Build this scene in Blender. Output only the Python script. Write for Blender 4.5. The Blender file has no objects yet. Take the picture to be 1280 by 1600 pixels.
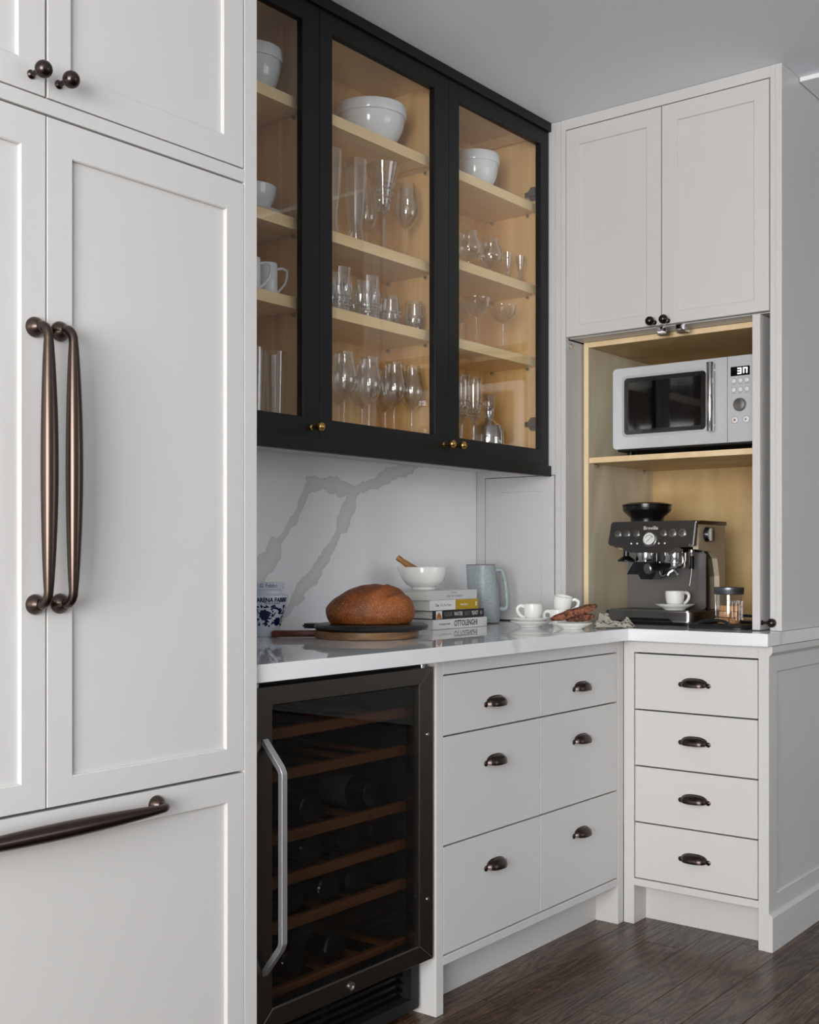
import bpy, bmesh, math, random
from mathutils import Vector, Matrix, noise

PI = math.pi
random.seed(7)
scene = bpy.context.scene
COL = scene.collection

# ------------------------------------------------------------------ camera
cam_d = bpy.data.cameras.new('camera')
cam_d.sensor_fit = 'HORIZONTAL'
cam_d.sensor_width = 36.0
cam_d.lens = 36.0 * 1835.7 / 1280.0
cam_d.shift_y = 73.7 / 1280.0
cam_d.clip_start = 0.05
cam = bpy.data.objects.new('camera', cam_d)
COL.objects.link(cam)
cam.location = (-3.2846, -1.7287, 1.1265)
cam.rotation_euler = (PI / 2, 0, math.radians(38.085 - 90.0))
scene.camera = cam

# ------------------------------------------------------------------ world and daylight
world = bpy.data.worlds.new('world')
scene.world = world
world.use_nodes = True
bgn = world.node_tree.nodes['Background']
bgn.inputs[0].default_value = (0.80, 0.90, 1.0, 1)
bgn.inputs[1].default_value = 1.0

def daylight(name, loc, rot, sx, sy, power, col):
    l = bpy.data.lights.new(name, 'AREA')
    l.shape = 'RECTANGLE'
    l.size = sx
    l.size_y = sy
    l.energy = power
    l.color = col
    o = bpy.data.objects.new(name, l)
    COL.objects.link(o)
    o.location = loc
    o.rotation_euler = rot
    return o

# daylight entering by the two window openings of the room (left wall and the wall behind the camera)
daylight('daylight_left_window', (-5.68, -1.95, 1.38), (0, -PI / 2, 0), 1.96, 2.5, 238, (1.0, 0.99, 0.98))
daylight('daylight_front_window', (0.4, -5.36, 1.55), (PI / 2, 0, 0), 2.6, 1.8, 20, (0.97, 0.985, 1.0))

scene.view_settings.view_transform = 'Standard'
scene.view_settings.look = 'None'
scene.view_settings.gamma = 1.0
scene.view_settings.exposure = 0.27
scene.view_settings.use_curve_mapping = False
scene.cycles.transparent_max_bounces = 48
scene.cycles.max_bounces = 10

# ------------------------------------------------------------------ materials
def lin(c):
    return tuple((x / 12.92 if x <= 0.04045 else ((x + 0.055) / 1.055) ** 2.4) for x in [v / 255.0 for v in c]) + (1.0,)

def mat(name, col, rough=0.5, metal=0.0, spec=0.5, coat=0.0, emit=None, estr=0.0, bump=None):
    m = bpy.data.materials.new(name)
    m.use_nodes = True
    nt = m.node_tree
    b = nt.nodes['Principled BSDF']
    b.inputs['Base Color'].default_value = lin(col)
    b.inputs['Roughness'].default_value = rough
    b.inputs['Metallic'].default_value = metal
    b.inputs['Specular IOR Level'].default_value = spec
    b.inputs['Coat Weight'].default_value = coat
    if emit:
        b.inputs['Emission Color'].default_value = lin(emit)
        b.inputs['Emission Strength'].default_value = estr
    if bump:
        sc, st, ds = bump
        n = nt.nodes.new('ShaderNodeTexNoise')
        n.inputs['Scale'].default_value = sc
        n.inputs['Detail'].default_value = 4
        tc = nt.nodes.new('ShaderNodeTexCoord')
        bp = nt.nodes.new('ShaderNodeBump')
        bp.inputs['Strength'].default_value = st
        bp.inputs['Distance'].default_value = ds
        nt.links.new(tc.outputs['Object'], n.inputs['Vector'])
        nt.links.new(n.outputs['Fac'], bp.inputs['Height'])
        nt.links.new(bp.outputs['Normal'], b.inputs['Normal'])
    return m

def mapping(nt, scale=(1, 1, 1), rot=(0, 0, 0), rnd=False):
    tc = nt.nodes.new('ShaderNodeTexCoord')
    mp = nt.nodes.new('ShaderNodeMapping')
    mp.inputs['Scale'].default_value = scale
    mp.inputs['Rotation'].default_value = rot
    src = tc.outputs['Object']
    if rnd:
        oi = nt.nodes.new('ShaderNodeObjectInfo')
        vm = nt.nodes.new('ShaderNodeVectorMath')
        vm.operation = 'MULTIPLY_ADD'
        nt.links.new(oi.outputs['Random'], vm.inputs[0])
        vm.inputs[1].default_value = (37.0, 19.0, 23.0)
        nt.links.new(src, vm.inputs[2])
        src = vm.outputs[0]
    nt.links.new(src, mp.inputs['Vector'])
    return mp

def wood(name, c1, c2, scale, rough=0.45, dist=3.0, rnd=False, bump=0.0, detail=5, band=1.0, spec=0.5, tone=0.0):
    """grain runs along the axis with the smallest scale"""
    m = bpy.data.materials.new(name)
    m.use_nodes = True
    nt = m.node_tree
    b = nt.nodes['Principled BSDF']
    b.inputs['Roughness'].default_value = rough
    b.inputs['Specular IOR Level'].default_value = spec
    mp = mapping(nt, scale, rnd=rnd)
    n = nt.nodes.new('ShaderNodeTexNoise')
    n.inputs['Scale'].default_value = 1.0
    n.inputs['Detail'].default_value = detail
    n.inputs['Distortion'].default_value = dist
    nt.links.new(mp.outputs[0], n.inputs['Vector'])
    r = nt.nodes.new('ShaderNodeValToRGB')
    r.color_ramp.elements[0].position = 0.5 - 0.22 * band
    r.color_ramp.elements[0].color = lin(c1)
    r.color_ramp.elements[1].position = 0.5 + 0.22 * band
    r.color_ramp.elements[1].color = lin(c2)
    nt.links.new(n.outputs['Fac'], r.inputs['Fac'])
    out = r.outputs['Color']
    if tone > 0:
        oi = nt.nodes.new('ShaderNodeObjectInfo')
        mr = nt.nodes.new('ShaderNodeMapRange')
        mr.inputs['To Min'].default_value = 1.0 - tone
        mr.inputs['To Max'].default_value = 1.0 + tone
        nt.links.new(oi.outputs['Random'], mr.inputs['Value'])
        hs = nt.nodes.new('ShaderNodeHueSaturation')
        nt.links.new(out, hs.inputs['Color'])
        nt.links.new(mr.outputs[0], hs.inputs['Value'])
        out = hs.outputs['Color']
    nt.links.new(out, b.inputs['Base Color'])
    if bump > 0:
        bp = nt.nodes.new('ShaderNodeBump')
        bp.inputs['Strength'].default_value = bump
        bp.inputs['Distance'].default_value = 0.001
        nt.links.new(n.outputs['Fac'], bp.inputs['Height'])
        nt.links.new(bp.outputs['Normal'], b.inputs['Normal'])
    return m

def thin_glass(name, tint=(0.98, 0.985, 0.98), base=0.04, edge=0.9, power=4.0, rough=0.0):
    m = bpy.data.materials.new(name)
    m.use_nodes = True
    nt = m.node_tree
    nt.nodes.clear()
    out = nt.nodes.new('ShaderNodeOutputMaterial')
    mix = nt.nodes.new('ShaderNodeMixShader')
    tr = nt.nodes.new('ShaderNodeBsdfTransparent')
    tr.inputs[0].default_value = tint + (1,)
    gl = nt.nodes.new('ShaderNodeBsdfGlossy')
    gl.inputs['Roughness'].default_value = rough
    gl.inputs['Color'].default_value = (1, 1, 1, 1)
    lw = nt.nodes.new('ShaderNodeLayerWeight')
    lw.inputs['Blend'].default_value = 0.5
    pw = nt.nodes.new('ShaderNodeMath')
    pw.operation = 'POWER'
    pw.inputs[1].default_value = power
    ma = nt.nodes.new('ShaderNodeMath')
    ma.operation = 'MULTIPLY_ADD'
    ma.inputs[1].default_value = edge
    ma.inputs[2].default_value = base
    nt.links.new(lw.outputs['Facing'], pw.inputs[0])
    nt.links.new(pw.outputs[0], ma.inputs[0])
    nt.links.new(ma.outputs[0], mix.inputs[0])
    nt.links.new(tr.outputs[0], mix.inputs[1])
    nt.links.new(gl.outputs[0], mix.inputs[2])
    nt.links.new(mix.outputs[0], out.inputs['Surface'])
    return m

def quartz(name, veins, width, base=(232, 232, 233), vein=(186, 186, 187), rough=0.1, plane='XZ', soft=False):
    """white engineered stone; veins is a list of segments ((a,b),(c,d),w) in metres on the slab"""
    m = bpy.data.materials.new(name)
    m.use_nodes = True
    nt = m.node_tree
    L = nt.links
    b = nt.nodes['Principled BSDF']
    b.inputs['Roughness'].default_value = rough
    geo = nt.nodes.new('ShaderNodeNewGeometry')
    nz = nt.nodes.new('ShaderNodeTexNoise')
    nz.inputs['Scale'].default_value = 17.0
    nz.inputs['Detail'].default_value = 7
    L.new(geo.outputs['Position'], nz.inputs['Vector'])
    off = nt.nodes.new('ShaderNodeVectorMath')
    off.operation = 'SUBTRACT'
    L.new(nz.outputs['Color'], off.inputs[0])
    off.inputs[1].default_value = (0.5, 0.5, 0.5)
    dsp = nt.nodes.new('ShaderNodeVectorMath')
    dsp.operation = 'MULTIPLY_ADD'
    L.new(off.outputs[0], dsp.inputs[0])
    dsp.inputs[1].default_value = (0.06, 0.06, 0.06)
    L.new(geo.outputs['Position'], dsp.inputs[2])
    flat = nt.nodes.new('ShaderNodeVectorMath')
    flat.operation = 'MULTIPLY'
    flat.inputs[1].default_value = (1, 0, 1) if plane == 'XZ' else (1, 1, 0)
    L.new(dsp.outputs[0], flat.inputs[0])
    P = flat.outputs[0]
    best = None
    for (a0, a1), (b0, b1), w in veins:
        if plane == 'XZ':
            A = Vector((a0, 0, a1)); B = Vector((b0, 0, b1))
        else:
            A = Vector((a0, a1, 0)); B = Vector((b0, b1, 0))
        AB = B - A
        sub = nt.nodes.new('ShaderNodeVectorMath'); sub.operation = 'SUBTRACT'
        L.new(P, sub.inputs[0]); sub.inputs[1].default_value = A
        dt = nt.nodes.new('ShaderNodeVectorMath'); dt.operation = 'DOT_PRODUCT'
        L.new(sub.outputs[0], dt.inputs[0]); dt.inputs[1].default_value = AB / AB.length_squared
        cl = nt.nodes.new('ShaderNodeClamp')
        L.new(dt.outputs['Value'], cl.inputs[0])
        sc = nt.nodes.new('ShaderNodeVectorMath'); sc.operation = 'SCALE'
        sc.inputs[0].default_value = AB
        L.new(cl.outputs[0], sc.inputs['Scale'])
        ds = nt.nodes.new('ShaderNodeVectorMath'); ds.operation = 'DISTANCE'
        L.new(sub.outputs[0], ds.inputs[0]); L.new(sc.outputs[0], ds.inputs[1])
        sb = nt.nodes.new('ShaderNodeMath'); sb.operation = 'SUBTRACT'
        L.new(ds.outputs['Value'], sb.inputs[0]); sb.inputs[1].default_value = w
        if best is None:
            best = sb.outputs[0]
        else:
            mn = nt.nodes.new('ShaderNodeMath'); mn.operation = 'MINIMUM'
            L.new(best, mn.inputs[0]); L.new(sb.outputs[0], mn.inputs[1])
            best = mn.outputs[0]
    ramp = nt.nodes.new('ShaderNodeValToRGB')
    mr = nt.nodes.new('ShaderNodeMapRange')
    mr.inputs['From Min'].default_value = -0.03
    mr.inputs['From Max'].default_value = 0.03
    L.new(best, mr.inputs['Value'])
    L.new(mr.outputs[0], ramp.inputs['Fac'])
    cr = ramp.color_ramp
    cr.elements[0].position = 0.0
    cr.elements[0].color = lin(tuple(int(vein[i] * 0.55 + base[i] * 0.45) for i in range(3)))
    e = cr.elements.new(0.44); e.color = lin(tuple(int(vein[i] * 0.75 + base[i] * 0.25) for i in range(3)))
    e = cr.elements.new(0.50); e.color = lin(vein)
    cr.elements[-1].position = 0.53 if not soft else 0.8
    cr.elements[-1].color = lin(base)
    n2 = nt.nodes.new('ShaderNodeTexNoise')
    n2.inputs['Scale'].default_value = 2.5
    n2.inputs['Detail'].default_value = 5
    L.new(geo.outputs['Position'], n2.inputs['Vector'])
    mr2 = nt.nodes.new('ShaderNodeMapRange')
    mr2.inputs['From Min'].default_value = 0.35
    mr2.inputs['From Max'].default_value = 0.65
    mr2.inputs['To Min'].default_value = 0.95
    mr2.inputs['To Max'].default_value = 1.02
    L.new(n2.outputs['Fac'], mr2.inputs['Value'])
    hs = nt.nodes.new('ShaderNodeHueSaturation')
    L.new(ramp.outputs['Color'], hs.inputs['Color'])
    L.new(mr2.outputs[0], hs.inputs['Value'])
    L.new(hs.outputs['Color'], b.inputs['Base Color'])
    return m

M = {}
M['paint'] = mat('greige_paint', (206, 204, 202), 0.38)
M['white_trim'] = mat('white_trim_paint', (240, 240, 240), 0.4)
M['wall'] = mat('wall_paint', (176, 175, 172), 0.7)
M['ceiling'] = mat('ceiling_paint', (234, 238, 244), 0.75)
M['black'] = mat('black_paint', (19, 19, 20), 0.45, spec=0.3)
M['dark'] = mat('dark_cavity', (10, 10, 11), 0.6)
M['bronze'] = mat('oil_rubbed_bronze', (84, 72, 66), 0.28, 1.0)
M['bronze_dark'] = mat('dark_bronze', (70, 61, 58), 0.27, 1.0)
M['brass'] = mat('brass', (184, 150, 88), 0.22, 1.0)
M['chrome'] = mat('chrome', (205, 205, 208), 0.1, 1.0)
M['steel'] = mat('brushed_steel', (150, 148, 146), 0.3, 1.0)
M['dark_steel'] = mat('dark_steel', (150, 147, 144), 0.34, 1.0)
M['black_steel'] = mat('smoked_steel', (132, 130, 128), 0.28, 1.0)
M['black_plastic'] = mat('black_plastic', (14, 14, 15), 0.22)
M['cooler_steel'] = mat('cooler_dark_steel', (100, 95, 90), 0.27, 1.0)
M['side_steel_tint'] = mat('side_steel_wood_reflection', (206, 192, 164), 0.5, 0.45)  # stainless side panels; the wood they reflect is painted in as tan
M['handle_steel'] = mat('bright_brushed_steel', (205, 205, 207), 0.38, 0.9)
M['silver_paint'] = mat('silver_enamel', (204, 206, 209), 0.34, 0.25)
M['screen'] = mat('black_glass', (8, 9, 11), 0.04, 0.0, 0.6)
M['digit'] = mat('lit_digit', (240, 240, 255), 0.5, emit=(240, 240, 255), estr=3.0)
M['red'] = mat('red_print', (150, 30, 45), 0.5)
M['print'] = mat('dark_print', (38, 38, 40), 0.5)
M['print_grey'] = mat('grey_print', (128, 128, 130), 0.5)
M['print_white'] = mat('white_print', (225, 225, 222), 0.5)
M['ceramic'] = mat('white_ceramic', (238, 237, 233), 0.12, coat=0.3)
M['bowl_ceramic'] = mat('cool_white_ceramic', (232, 236, 240), 0.1, coat=0.3)
M['cobalt'] = mat('cobalt_glaze', (14, 22, 66), 0.2)
M['jar_white'] = mat('bluish_white_glaze', (218, 226, 238), 0.15)
M['paper'] = mat('book_pages', (214, 211, 204), 0.8)
M['book_white'] = mat('white_book_cover', (224, 224, 222), 0.35)
M['book_grey'] = mat('pale_grey_book_cover', (206, 206, 206), 0.4)
M['book_black'] = mat('black_book_cover', (24, 24, 26), 0.3)
M['mustard'] = mat('mustard_cover', (178, 146, 16), 0.4)
M['maroon'] = mat('maroon_endpaper', (104, 30, 48), 0.5)
M['slate'] = mat('black_board', (26, 26, 28), 0.38)
M['lid_grey'] = mat('zinc_lid', (118, 122, 128), 0.38, 0.9)
M['sugar'] = mat('brown_sugar_cube', (206, 156, 108), 0.85, bump=(900, 0.6, 0.0006))
M['bottle'] = mat('dark_bottle_glass', (10, 13, 11), 0.05, 0.0, 0.6)
M['label_paper'] = mat('bottle_label', (74, 72, 68), 0.7)
M['foil'] = mat('bottle_foil', (46, 20, 24), 0.35, 0.6)
M['pane'] = thin_glass('window_pane_glass', (0.988, 0.988, 0.985), 0.035, 0.8, 4.5)
M['dark_pane'] = thin_glass('tinted_cooler_glass', (0.66, 0.66, 0.665), 0.03, 0.6, 5.0)
M['glass'] = thin_glass('clear_glassware', (0.95, 0.955, 0.955), 0.085, 0.85, 2.6)
M['jar_glass'] = thin_glass('jar_glass', (0.975, 0.98, 0.98), 0.035, 0.6, 3.0)
M['cut_glass'] = thin_glass('cut_crystal', (0.84, 0.85, 0.86), 0.26, 0.7, 1.6)
M['thick_glass'] = thin_glass('thick_glass_base', (0.84, 0.85, 0.86), 0.16, 0.8, 1.8)
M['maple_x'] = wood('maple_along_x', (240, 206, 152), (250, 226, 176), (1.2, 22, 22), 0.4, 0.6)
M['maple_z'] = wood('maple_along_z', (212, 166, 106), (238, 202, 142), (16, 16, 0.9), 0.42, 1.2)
M['birch_x'] = wood('birch_lining', (182, 146, 92), (216, 188, 138), (3.0, 3.0, 1.6), 0.42, 2.2)
M['birch_sheen'] = wood('birch_side_sheen_tint', (200, 190, 162), (232, 224, 202), (5.0, 5.0, 1.4), 0.4, 1.6)  # same birch as the lining; reflected sheen put into a greyer, paler colour
M['birch_edge'] = wood('birch_edge', (226, 196, 150), (240, 216, 176), (20, 20, 3), 0.45, 0.6)
M['rack_wood'] = wood('beech_rack', (112, 66, 32), (138, 86, 44), (2, 40, 40), 0.5, 0.6)
M['board_wood'] = wood('acacia_board', (86, 58, 34), (146, 108, 68), (9, 9, 60), 0.5, 1.5, bump=0.2)
M['handle_wood'] = wood('reddish_handle', (64, 28, 18), (112, 56, 36), (12, 50, 50), 0.4, 1.0)
M['pestle_wood'] = wood('olive_wood', (148, 96, 46), (188, 134, 72), (30, 30, 30), 0.5, 1.5)
M['plank'] = None
M['floor_base'] = wood('dark_oak_floor', (44, 33, 26), (84, 68, 56), (1.6, 30, 30), 0.3, 1.5)

def oak_plank():
    m = bpy.data.materials.new('dark_oak_plank'); m.use_nodes = True
    nt = m.node_tree; L = nt.links; b = nt.nodes['Principled BSDF']
    tc = nt.nodes.new('ShaderNodeTexCoord'); oi = nt.nodes.new('ShaderNodeObjectInfo')
    vm = nt.nodes.new('ShaderNodeVectorMath'); vm.operation = 'MULTIPLY_ADD'
    L.new(oi.outputs['Random'], vm.inputs[0]); vm.inputs[1].default_value = (37, 19, 23); L.new(tc.outputs['Object'], vm.inputs[2])
    def mp(sc):
        n = nt.nodes.new('ShaderNodeMapping'); n.inputs['Scale'].default_value = sc; L.new(vm.outputs[0], n.inputs['Vector']); return n.outputs[0]
    def nz(sc, det, rgh=.5, dist=0.0):
        n = nt.nodes.new('ShaderNodeTexNoise'); n.inputs['Scale'].default_value = 1; n.inputs['Detail'].default_value = det
        n.inputs['Roughness'].default_value = rgh; n.inputs['Distortion'].default_value = dist
        L.new(mp(sc), n.inputs['Vector']); return n.outputs['Fac']
    def mth(op, a, c=None):
        n = nt.nodes.new('ShaderNodeMath'); n.operation = op
        for k, x in enumerate((a, c)):
            if x is None: continue
            if isinstance(x, (int, float)): n.inputs[k].default_value = x
            else: L.new(x, n.inputs[k])
        return n.outputs[0]
    rings = mth('SINE', mth('MULTIPLY', nz((1.3, 9, 9), 2.0), 95.0))          # cathedral growth rings
    fine = nz((5, 170, 170), 4, .6)
    g = mth('ADD', mth('MULTIPLY', rings, .10), fine)
    r = nt.nodes.new('ShaderNodeValToRGB')
    r.color_ramp.elements[0].position = .34; r.color_ramp.elements[0].color = lin((46, 31, 21))
    r.color_ramp.elements[1].position = .72; r.color_ramp.elements[1].color = lin((96, 72, 52))
    L.new(g, r.inputs[0])
    mr = nt.nodes.new('ShaderNodeMapRange'); mr.inputs['To Min'].default_value = .78; mr.inputs['To Max'].default_value = 1.18
    L.new(oi.outputs['Random'], mr.inputs['Value'])
    hs = nt.nodes.new('ShaderNodeHueSaturation'); L.new(r.outputs[0], hs.inputs['Color']); L.new(mr.outputs[0], hs.inputs['Value'])
    L.new(hs.outputs[0], b.inputs['Base Color'])
    b.inputs['Roughness'].default_value = .24
    b.inputs['Specular IOR Level'].default_value = .34
    rr = nt.nodes.new('ShaderNodeMapRange'); rr.inputs['To Min'].default_value = .36; rr.inputs['To Max'].default_value = .18
    L.new(g, rr.inputs['Value']); L.new(rr.outputs[0], b.inputs['Roughness'])
    bp = nt.nodes.new('ShaderNodeBump'); bp.inputs['Strength'].default_value = .35; bp.inputs['Distance'].default_value = .0008
    L.new(g, bp.inputs['Height']); L.new(bp.outputs[0], b.inputs['Normal'])
    M['plank'] = m
oak_plank()

def special_materials():
    # bread crust
    m = bpy.data.materials.new('bread_crust'); m.use_nodes = True
    nt = m.node_tree; L = nt.links; b = nt.nodes['Principled BSDF']
    b.inputs['Roughness'].default_value = 0.55
    mp = mapping(nt)
    n1 = nt.nodes.new('ShaderNodeTexNoise'); n1.inputs['Scale'].default_value = 9; n1.inputs['Detail'].default_value = 3
    n2 = nt.nodes.new('ShaderNodeTexNoise'); n2.inputs['Scale'].default_value = 260; n2.inputs['Detail'].default_value = 3
    L.new(mp.outputs[0], n1.inputs['Vector']); L.new(mp.outputs[0], n2.inputs['Vector'])
    r1 = nt.nodes.new('ShaderNodeValToRGB')
    r1.color_ramp.elements[0].position = 0.3; r1.color_ramp.elements[0].color = lin((70, 28, 8))
    r1.color_ramp.elements[1].position = 0.72; r1.color_ramp.elements[1].color = lin((158, 84, 30))
    r2 = nt.nodes.new('ShaderNodeValToRGB')
    r2.color_ramp.elements[0].position = 0.52; r2.color_ramp.elements[0].color = (0, 0, 0, 1)
    r2.color_ramp.elements[1].position = 0.72; r2.color_ramp.elements[1].color = (1, 1, 1, 1)
    L.new(n1.outputs['Fac'], r1.inputs[0]); L.new(n2.outputs['Fac'], r2.inputs[0])
    mx = nt.nodes.new('ShaderNodeMixRGB'); mx.inputs[2].default_value = lin((206, 146, 78))
    L.new(r1.outputs[0], mx.inputs[1])
    mu = nt.nodes.new('ShaderNodeMath'); mu.operation = 'MULTIPLY'; mu.inputs[1].default_value = 0.55
    L.new(r2.outputs[0], mu.inputs[0]); L.new(mu.outputs[0], mx.inputs[0])
    L.new(mx.outputs[0], b.inputs['Base Color'])
    bp = nt.nodes.new('ShaderNodeBump'); bp.inputs['Strength'].default_value = 0.5; bp.inputs['Distance'].default_value = 0.002
    L.new(n2.outputs['Fac'], bp.inputs['Height']); L.new(bp.outputs[0], b.inputs['Normal'])
    M['crust'] = m
    # biscotti
    m = bpy.data.materials.new('biscotti_crumb'); m.use_nodes = True
    nt = m.node_tree; L = nt.links; b = nt.nodes['Principled BSDF']
    b.inputs['Roughness'].default_value = 0.8
    mp = mapping(nt)
    v = nt.nodes.new('ShaderNodeTexVoronoi'); v.inputs['Scale'].default_value = 130
    n1 = nt.nodes.new('ShaderNodeTexNoise'); n1.inputs['Scale'].default_value = 110; n1.inputs['Detail'].default_value = 4
    L.new(mp.outputs[0], n1.inputs['Vector']); L.new(mp.outputs[0], v.inputs['Vector'])
    r1 = nt.nodes.new('ShaderNodeValToRGB')
    r1.color_ramp.elements[0].position = 0.36; r1.color_ramp.elements[0].color = lin((62, 30, 20))
    r1.color_ramp.elements[1].position = 0.62; r1.color_ramp.elements[1].color = lin((150, 92, 64))
    L.new(n1.outputs['Fac'], r1.inputs[0]); L.new(r1.outputs[0], b.inputs['Base Color'])
    bp = nt.nodes.new('ShaderNodeBump'); bp.inputs['Strength'].default_value = 0.8; bp.inputs['Distance'].default_value = 0.003
    L.new(n1.outputs['Fac'], bp.inputs['Height']); L.new(bp.outputs[0], b.inputs['Normal'])
    M['biscotti'] = m
    # speckled stoneware
    m = bpy.data.materials.new('blue_grey_stoneware'); m.use_nodes = True
    nt = m.node_tree; L = nt.links; b = nt.nodes['Principled BSDF']
    b.inputs['Roughness'].default_value = 0.4
    mp = mapping(nt)
    n1 = nt.nodes.new('ShaderNodeTexNoise'); n1.inputs['Scale'].default_value = 320; n1.inputs['Detail'].default_value = 2
    L.new(mp.outputs[0], n1.inputs['Vector'])
    r1 = nt.nodes.new('ShaderNodeValToRGB')
    r1.color_ramp.elements[0].position = 0.3; r1.color_ramp.elements[0].color = lin((134, 144, 147))
    r1.color_ramp.elements[1].position = 0.6; r1.color_ramp.elements[1].color = lin((170, 180, 183))
    L.new(n1.outputs['Fac'], r1.inputs[0]); L.new(r1.outputs[0], b.inputs['Base Color'])
    M['stoneware'] = m
    M['stoneware_rim'] = mat('bare_stoneware_rim', (104, 92, 84), 0.6)
    # printed linen
    m = bpy.data.materials.new('printed_linen'); m.use_nodes = True
    nt = m.node_tree; L = nt.links; b = nt.nodes['Principled BSDF']
    b.inputs['Roughness'].default_value = 0.9
    tc = nt.nodes.new('ShaderNodeTexCoord')
    mp = nt.nodes.new('ShaderNodeMapping'); mp.inputs['Scale'].default_value = (26, 60, 60)
    L.new(tc.outputs['Object'], mp.inputs['Vector'])
    v = nt.nodes.new('ShaderNodeTexNoise'); v.inputs['Scale'].default_value = 2.4; v.inputs['Detail'].default_value = 1
    L.new(mp.outputs[0], v.inputs['Vector'])
    r1 = nt.nodes.new('ShaderNodeValToRGB')
    r1.color_ramp.elements[0].position = 0.57; r1.color_ramp.elements[0].color = lin((210, 205, 192))
    r1.color_ramp.elements[1].position = 0.61; r1.color_ramp.elements[1].color = lin((84, 80, 76))
    L.new(v.outputs['Fac'], r1.inputs[0]); L.new(r1.outputs[0], b.inputs['Base Color'])
    M['linen'] = m
special_materials()

# ------------------------------------------------------------------ mesh helpers
OFF = {}

def link(name, me, m, parent=None):
    o = bpy.data.objects.new(name, me)
    COL.objects.link(o)
    if m is not None:
        me.materials.clear()
        me.materials.append(m)
    if parent is not None:
        off = OFF.get(parent.name, Vector((0, 0, 0)))
        if off.length > 0:
            me.transform(Matrix.Translation(-off))
        o.parent = parent
        OFF[o.name] = off
    return o

def fin(bm, smooth=False, angle=None):
    bmesh.ops.recalc_face_normals(bm, faces=bm.faces[:])
    me = bpy.data.meshes.new('mesh')
    bm.to_mesh(me)
    bm.free()
    if smooth:
        for p in me.polygons:
            p.use_smooth = True
        if angle is not None:
            me.set_sharp_from_angle(angle=math.radians(angle))
    return me

def part(name, bm, m, parent=None, smooth=False, angle=40):
    return link(name, fin(bm, smooth, angle if smooth else None), m, parent)

def B():
    return bmesh.new()

def box(bm, x0, x1, y0, y1, z0, z1, bev=0.0, seg=1):
    x0, x1 = min(x0, x1), max(x0, x1)
    y0, y1 = min(y0, y1), max(y0, y1)
    z0, z1 = min(z0, z1), max(z0, z1)
    vs = [bm.verts.new((x, y, z)) for x in (x0, x1) for y in (y0, y1) for z in (z0, z1)]
    fs = [(0, 1, 3, 2), (4, 6, 7, 5), (0, 4, 5, 1), (2, 3, 7, 6), (0, 2, 6, 4), (1, 5, 7, 3)]
    faces = [bm.faces.new([vs[i] for i in f]) for f in fs]
    if bev > 0:
        es = list({e for f in faces for e in f.edges})
        bmesh.ops.bevel(bm, geom=es, offset=bev, segments=seg, affect='EDGES', profile=0.5)
    return bm

def boxo(name, x0, x1, y0, y1, z0, z1, m, parent=None, bev=0.0008, seg=1, smooth=False):
    return part(name, box(B(), x0, x1, y0, y1, z0, z1, bev, seg), m, parent, smooth)

def lathe(bm, prof, n=32, c=(0, 0, 0), cap0=False, cap1=False, axis='Z'):
    rings = []
    for r, z in prof:
        if r < 1e-6:
            rings.append([bm.verts.new((c[0], c[1], c[2] + z))])
        else:
            rings.append([bm.verts.new((c[0] + r * math.cos(2 * PI * k / n), c[1] + r * math.sin(2 * PI * k / n), c[2] + z)) for k in range(n)])
    for a, b in zip(rings[:-1], rings[1:]):
        for k in range(n):
            k2 = (k + 1) % n
            if len(a) == 1 and len(b) == 1:
                continue
            if len(a) == 1:
                bm.faces.new((a[0], b[k], b[k2]))
            elif len(b) == 1:
                bm.faces.new((a[k], a[k2], b[0]))
            else:
                bm.faces.new((a[k], a[k2], b[k2], b[k]))
    if cap0 and len(rings[0]) > 1:
        bm.faces.new(rings[0])
    if cap1 and len(rings[-1]) > 1:
        bm.faces.new(rings[-1])
    return bm

def xf(bm, mtx, start=0):
    bm.verts.ensure_lookup_table()
    for v in bm.verts[start:]:
        v.co = mtx @ v.co
    return bm

AX_Y = Matrix.Rotation(PI / 2, 4, 'X')        # local +Z -> world -Y (out of wall A)
AX_X = Matrix.Rotation(-PI / 2, 4, 'Y')       # local +Z -> world -X (out of the tower)

def lathe_at(prof, loc, ax=None, n=24, cap0=True, cap1=True):
    bm = B()
    lathe(bm, prof, n, cap0=cap0, cap1=cap1)
    mtx = Matrix.Translation(loc)
    if ax is not None:
        mtx = mtx @ ax
    return xf(bm, mtx)

def tube(bm, pts, rad, n=12, caps=True, flat=1.0):
    pts = [Vector(p) for p in pts]
    if not isinstance(rad, (list, tuple)):
        rad = [rad] * len(pts)
    t0 = (pts[1] - pts[0]).normalized()
    up = Vector((0, 0, 1)) if abs(t0.z) < 0.9 else Vector((1, 0, 0))
    nrm = t0.cross(up).normalized()
    rings = []
    for i, p in enumerate(pts):
        if i == 0:
            t = t0
        elif i == len(pts) - 1:
            t = (pts[i] - pts[i - 1]).normalized()
        else:
            t = ((pts[i + 1] - pts[i]).normalized() + (pts[i] - pts[i - 1]).normalized()).normalized()
        nrm = (nrm - t * nrm.dot(t)).normalized()
        bi = t.cross(nrm)
        rings.append([bm.verts.new(p + (nrm * math.cos(2 * PI * k / n) + bi * math.sin(2 * PI * k / n) * flat) * rad[i]) for k in range(n)])
    for a, b in zip(rings[:-1], rings[1:]):
        for k in range(n):
            bm.faces.new((a[k], a[(k + 1) % n], b[(k + 1) % n], b[k]))
    if caps:
        bm.faces.new(rings[0])
        bm.faces.new(rings[-1])
    return bm

def arc(pts_fn, n):
    return [pts_fn(i / (n - 1)) for i in range(n)]

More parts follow.
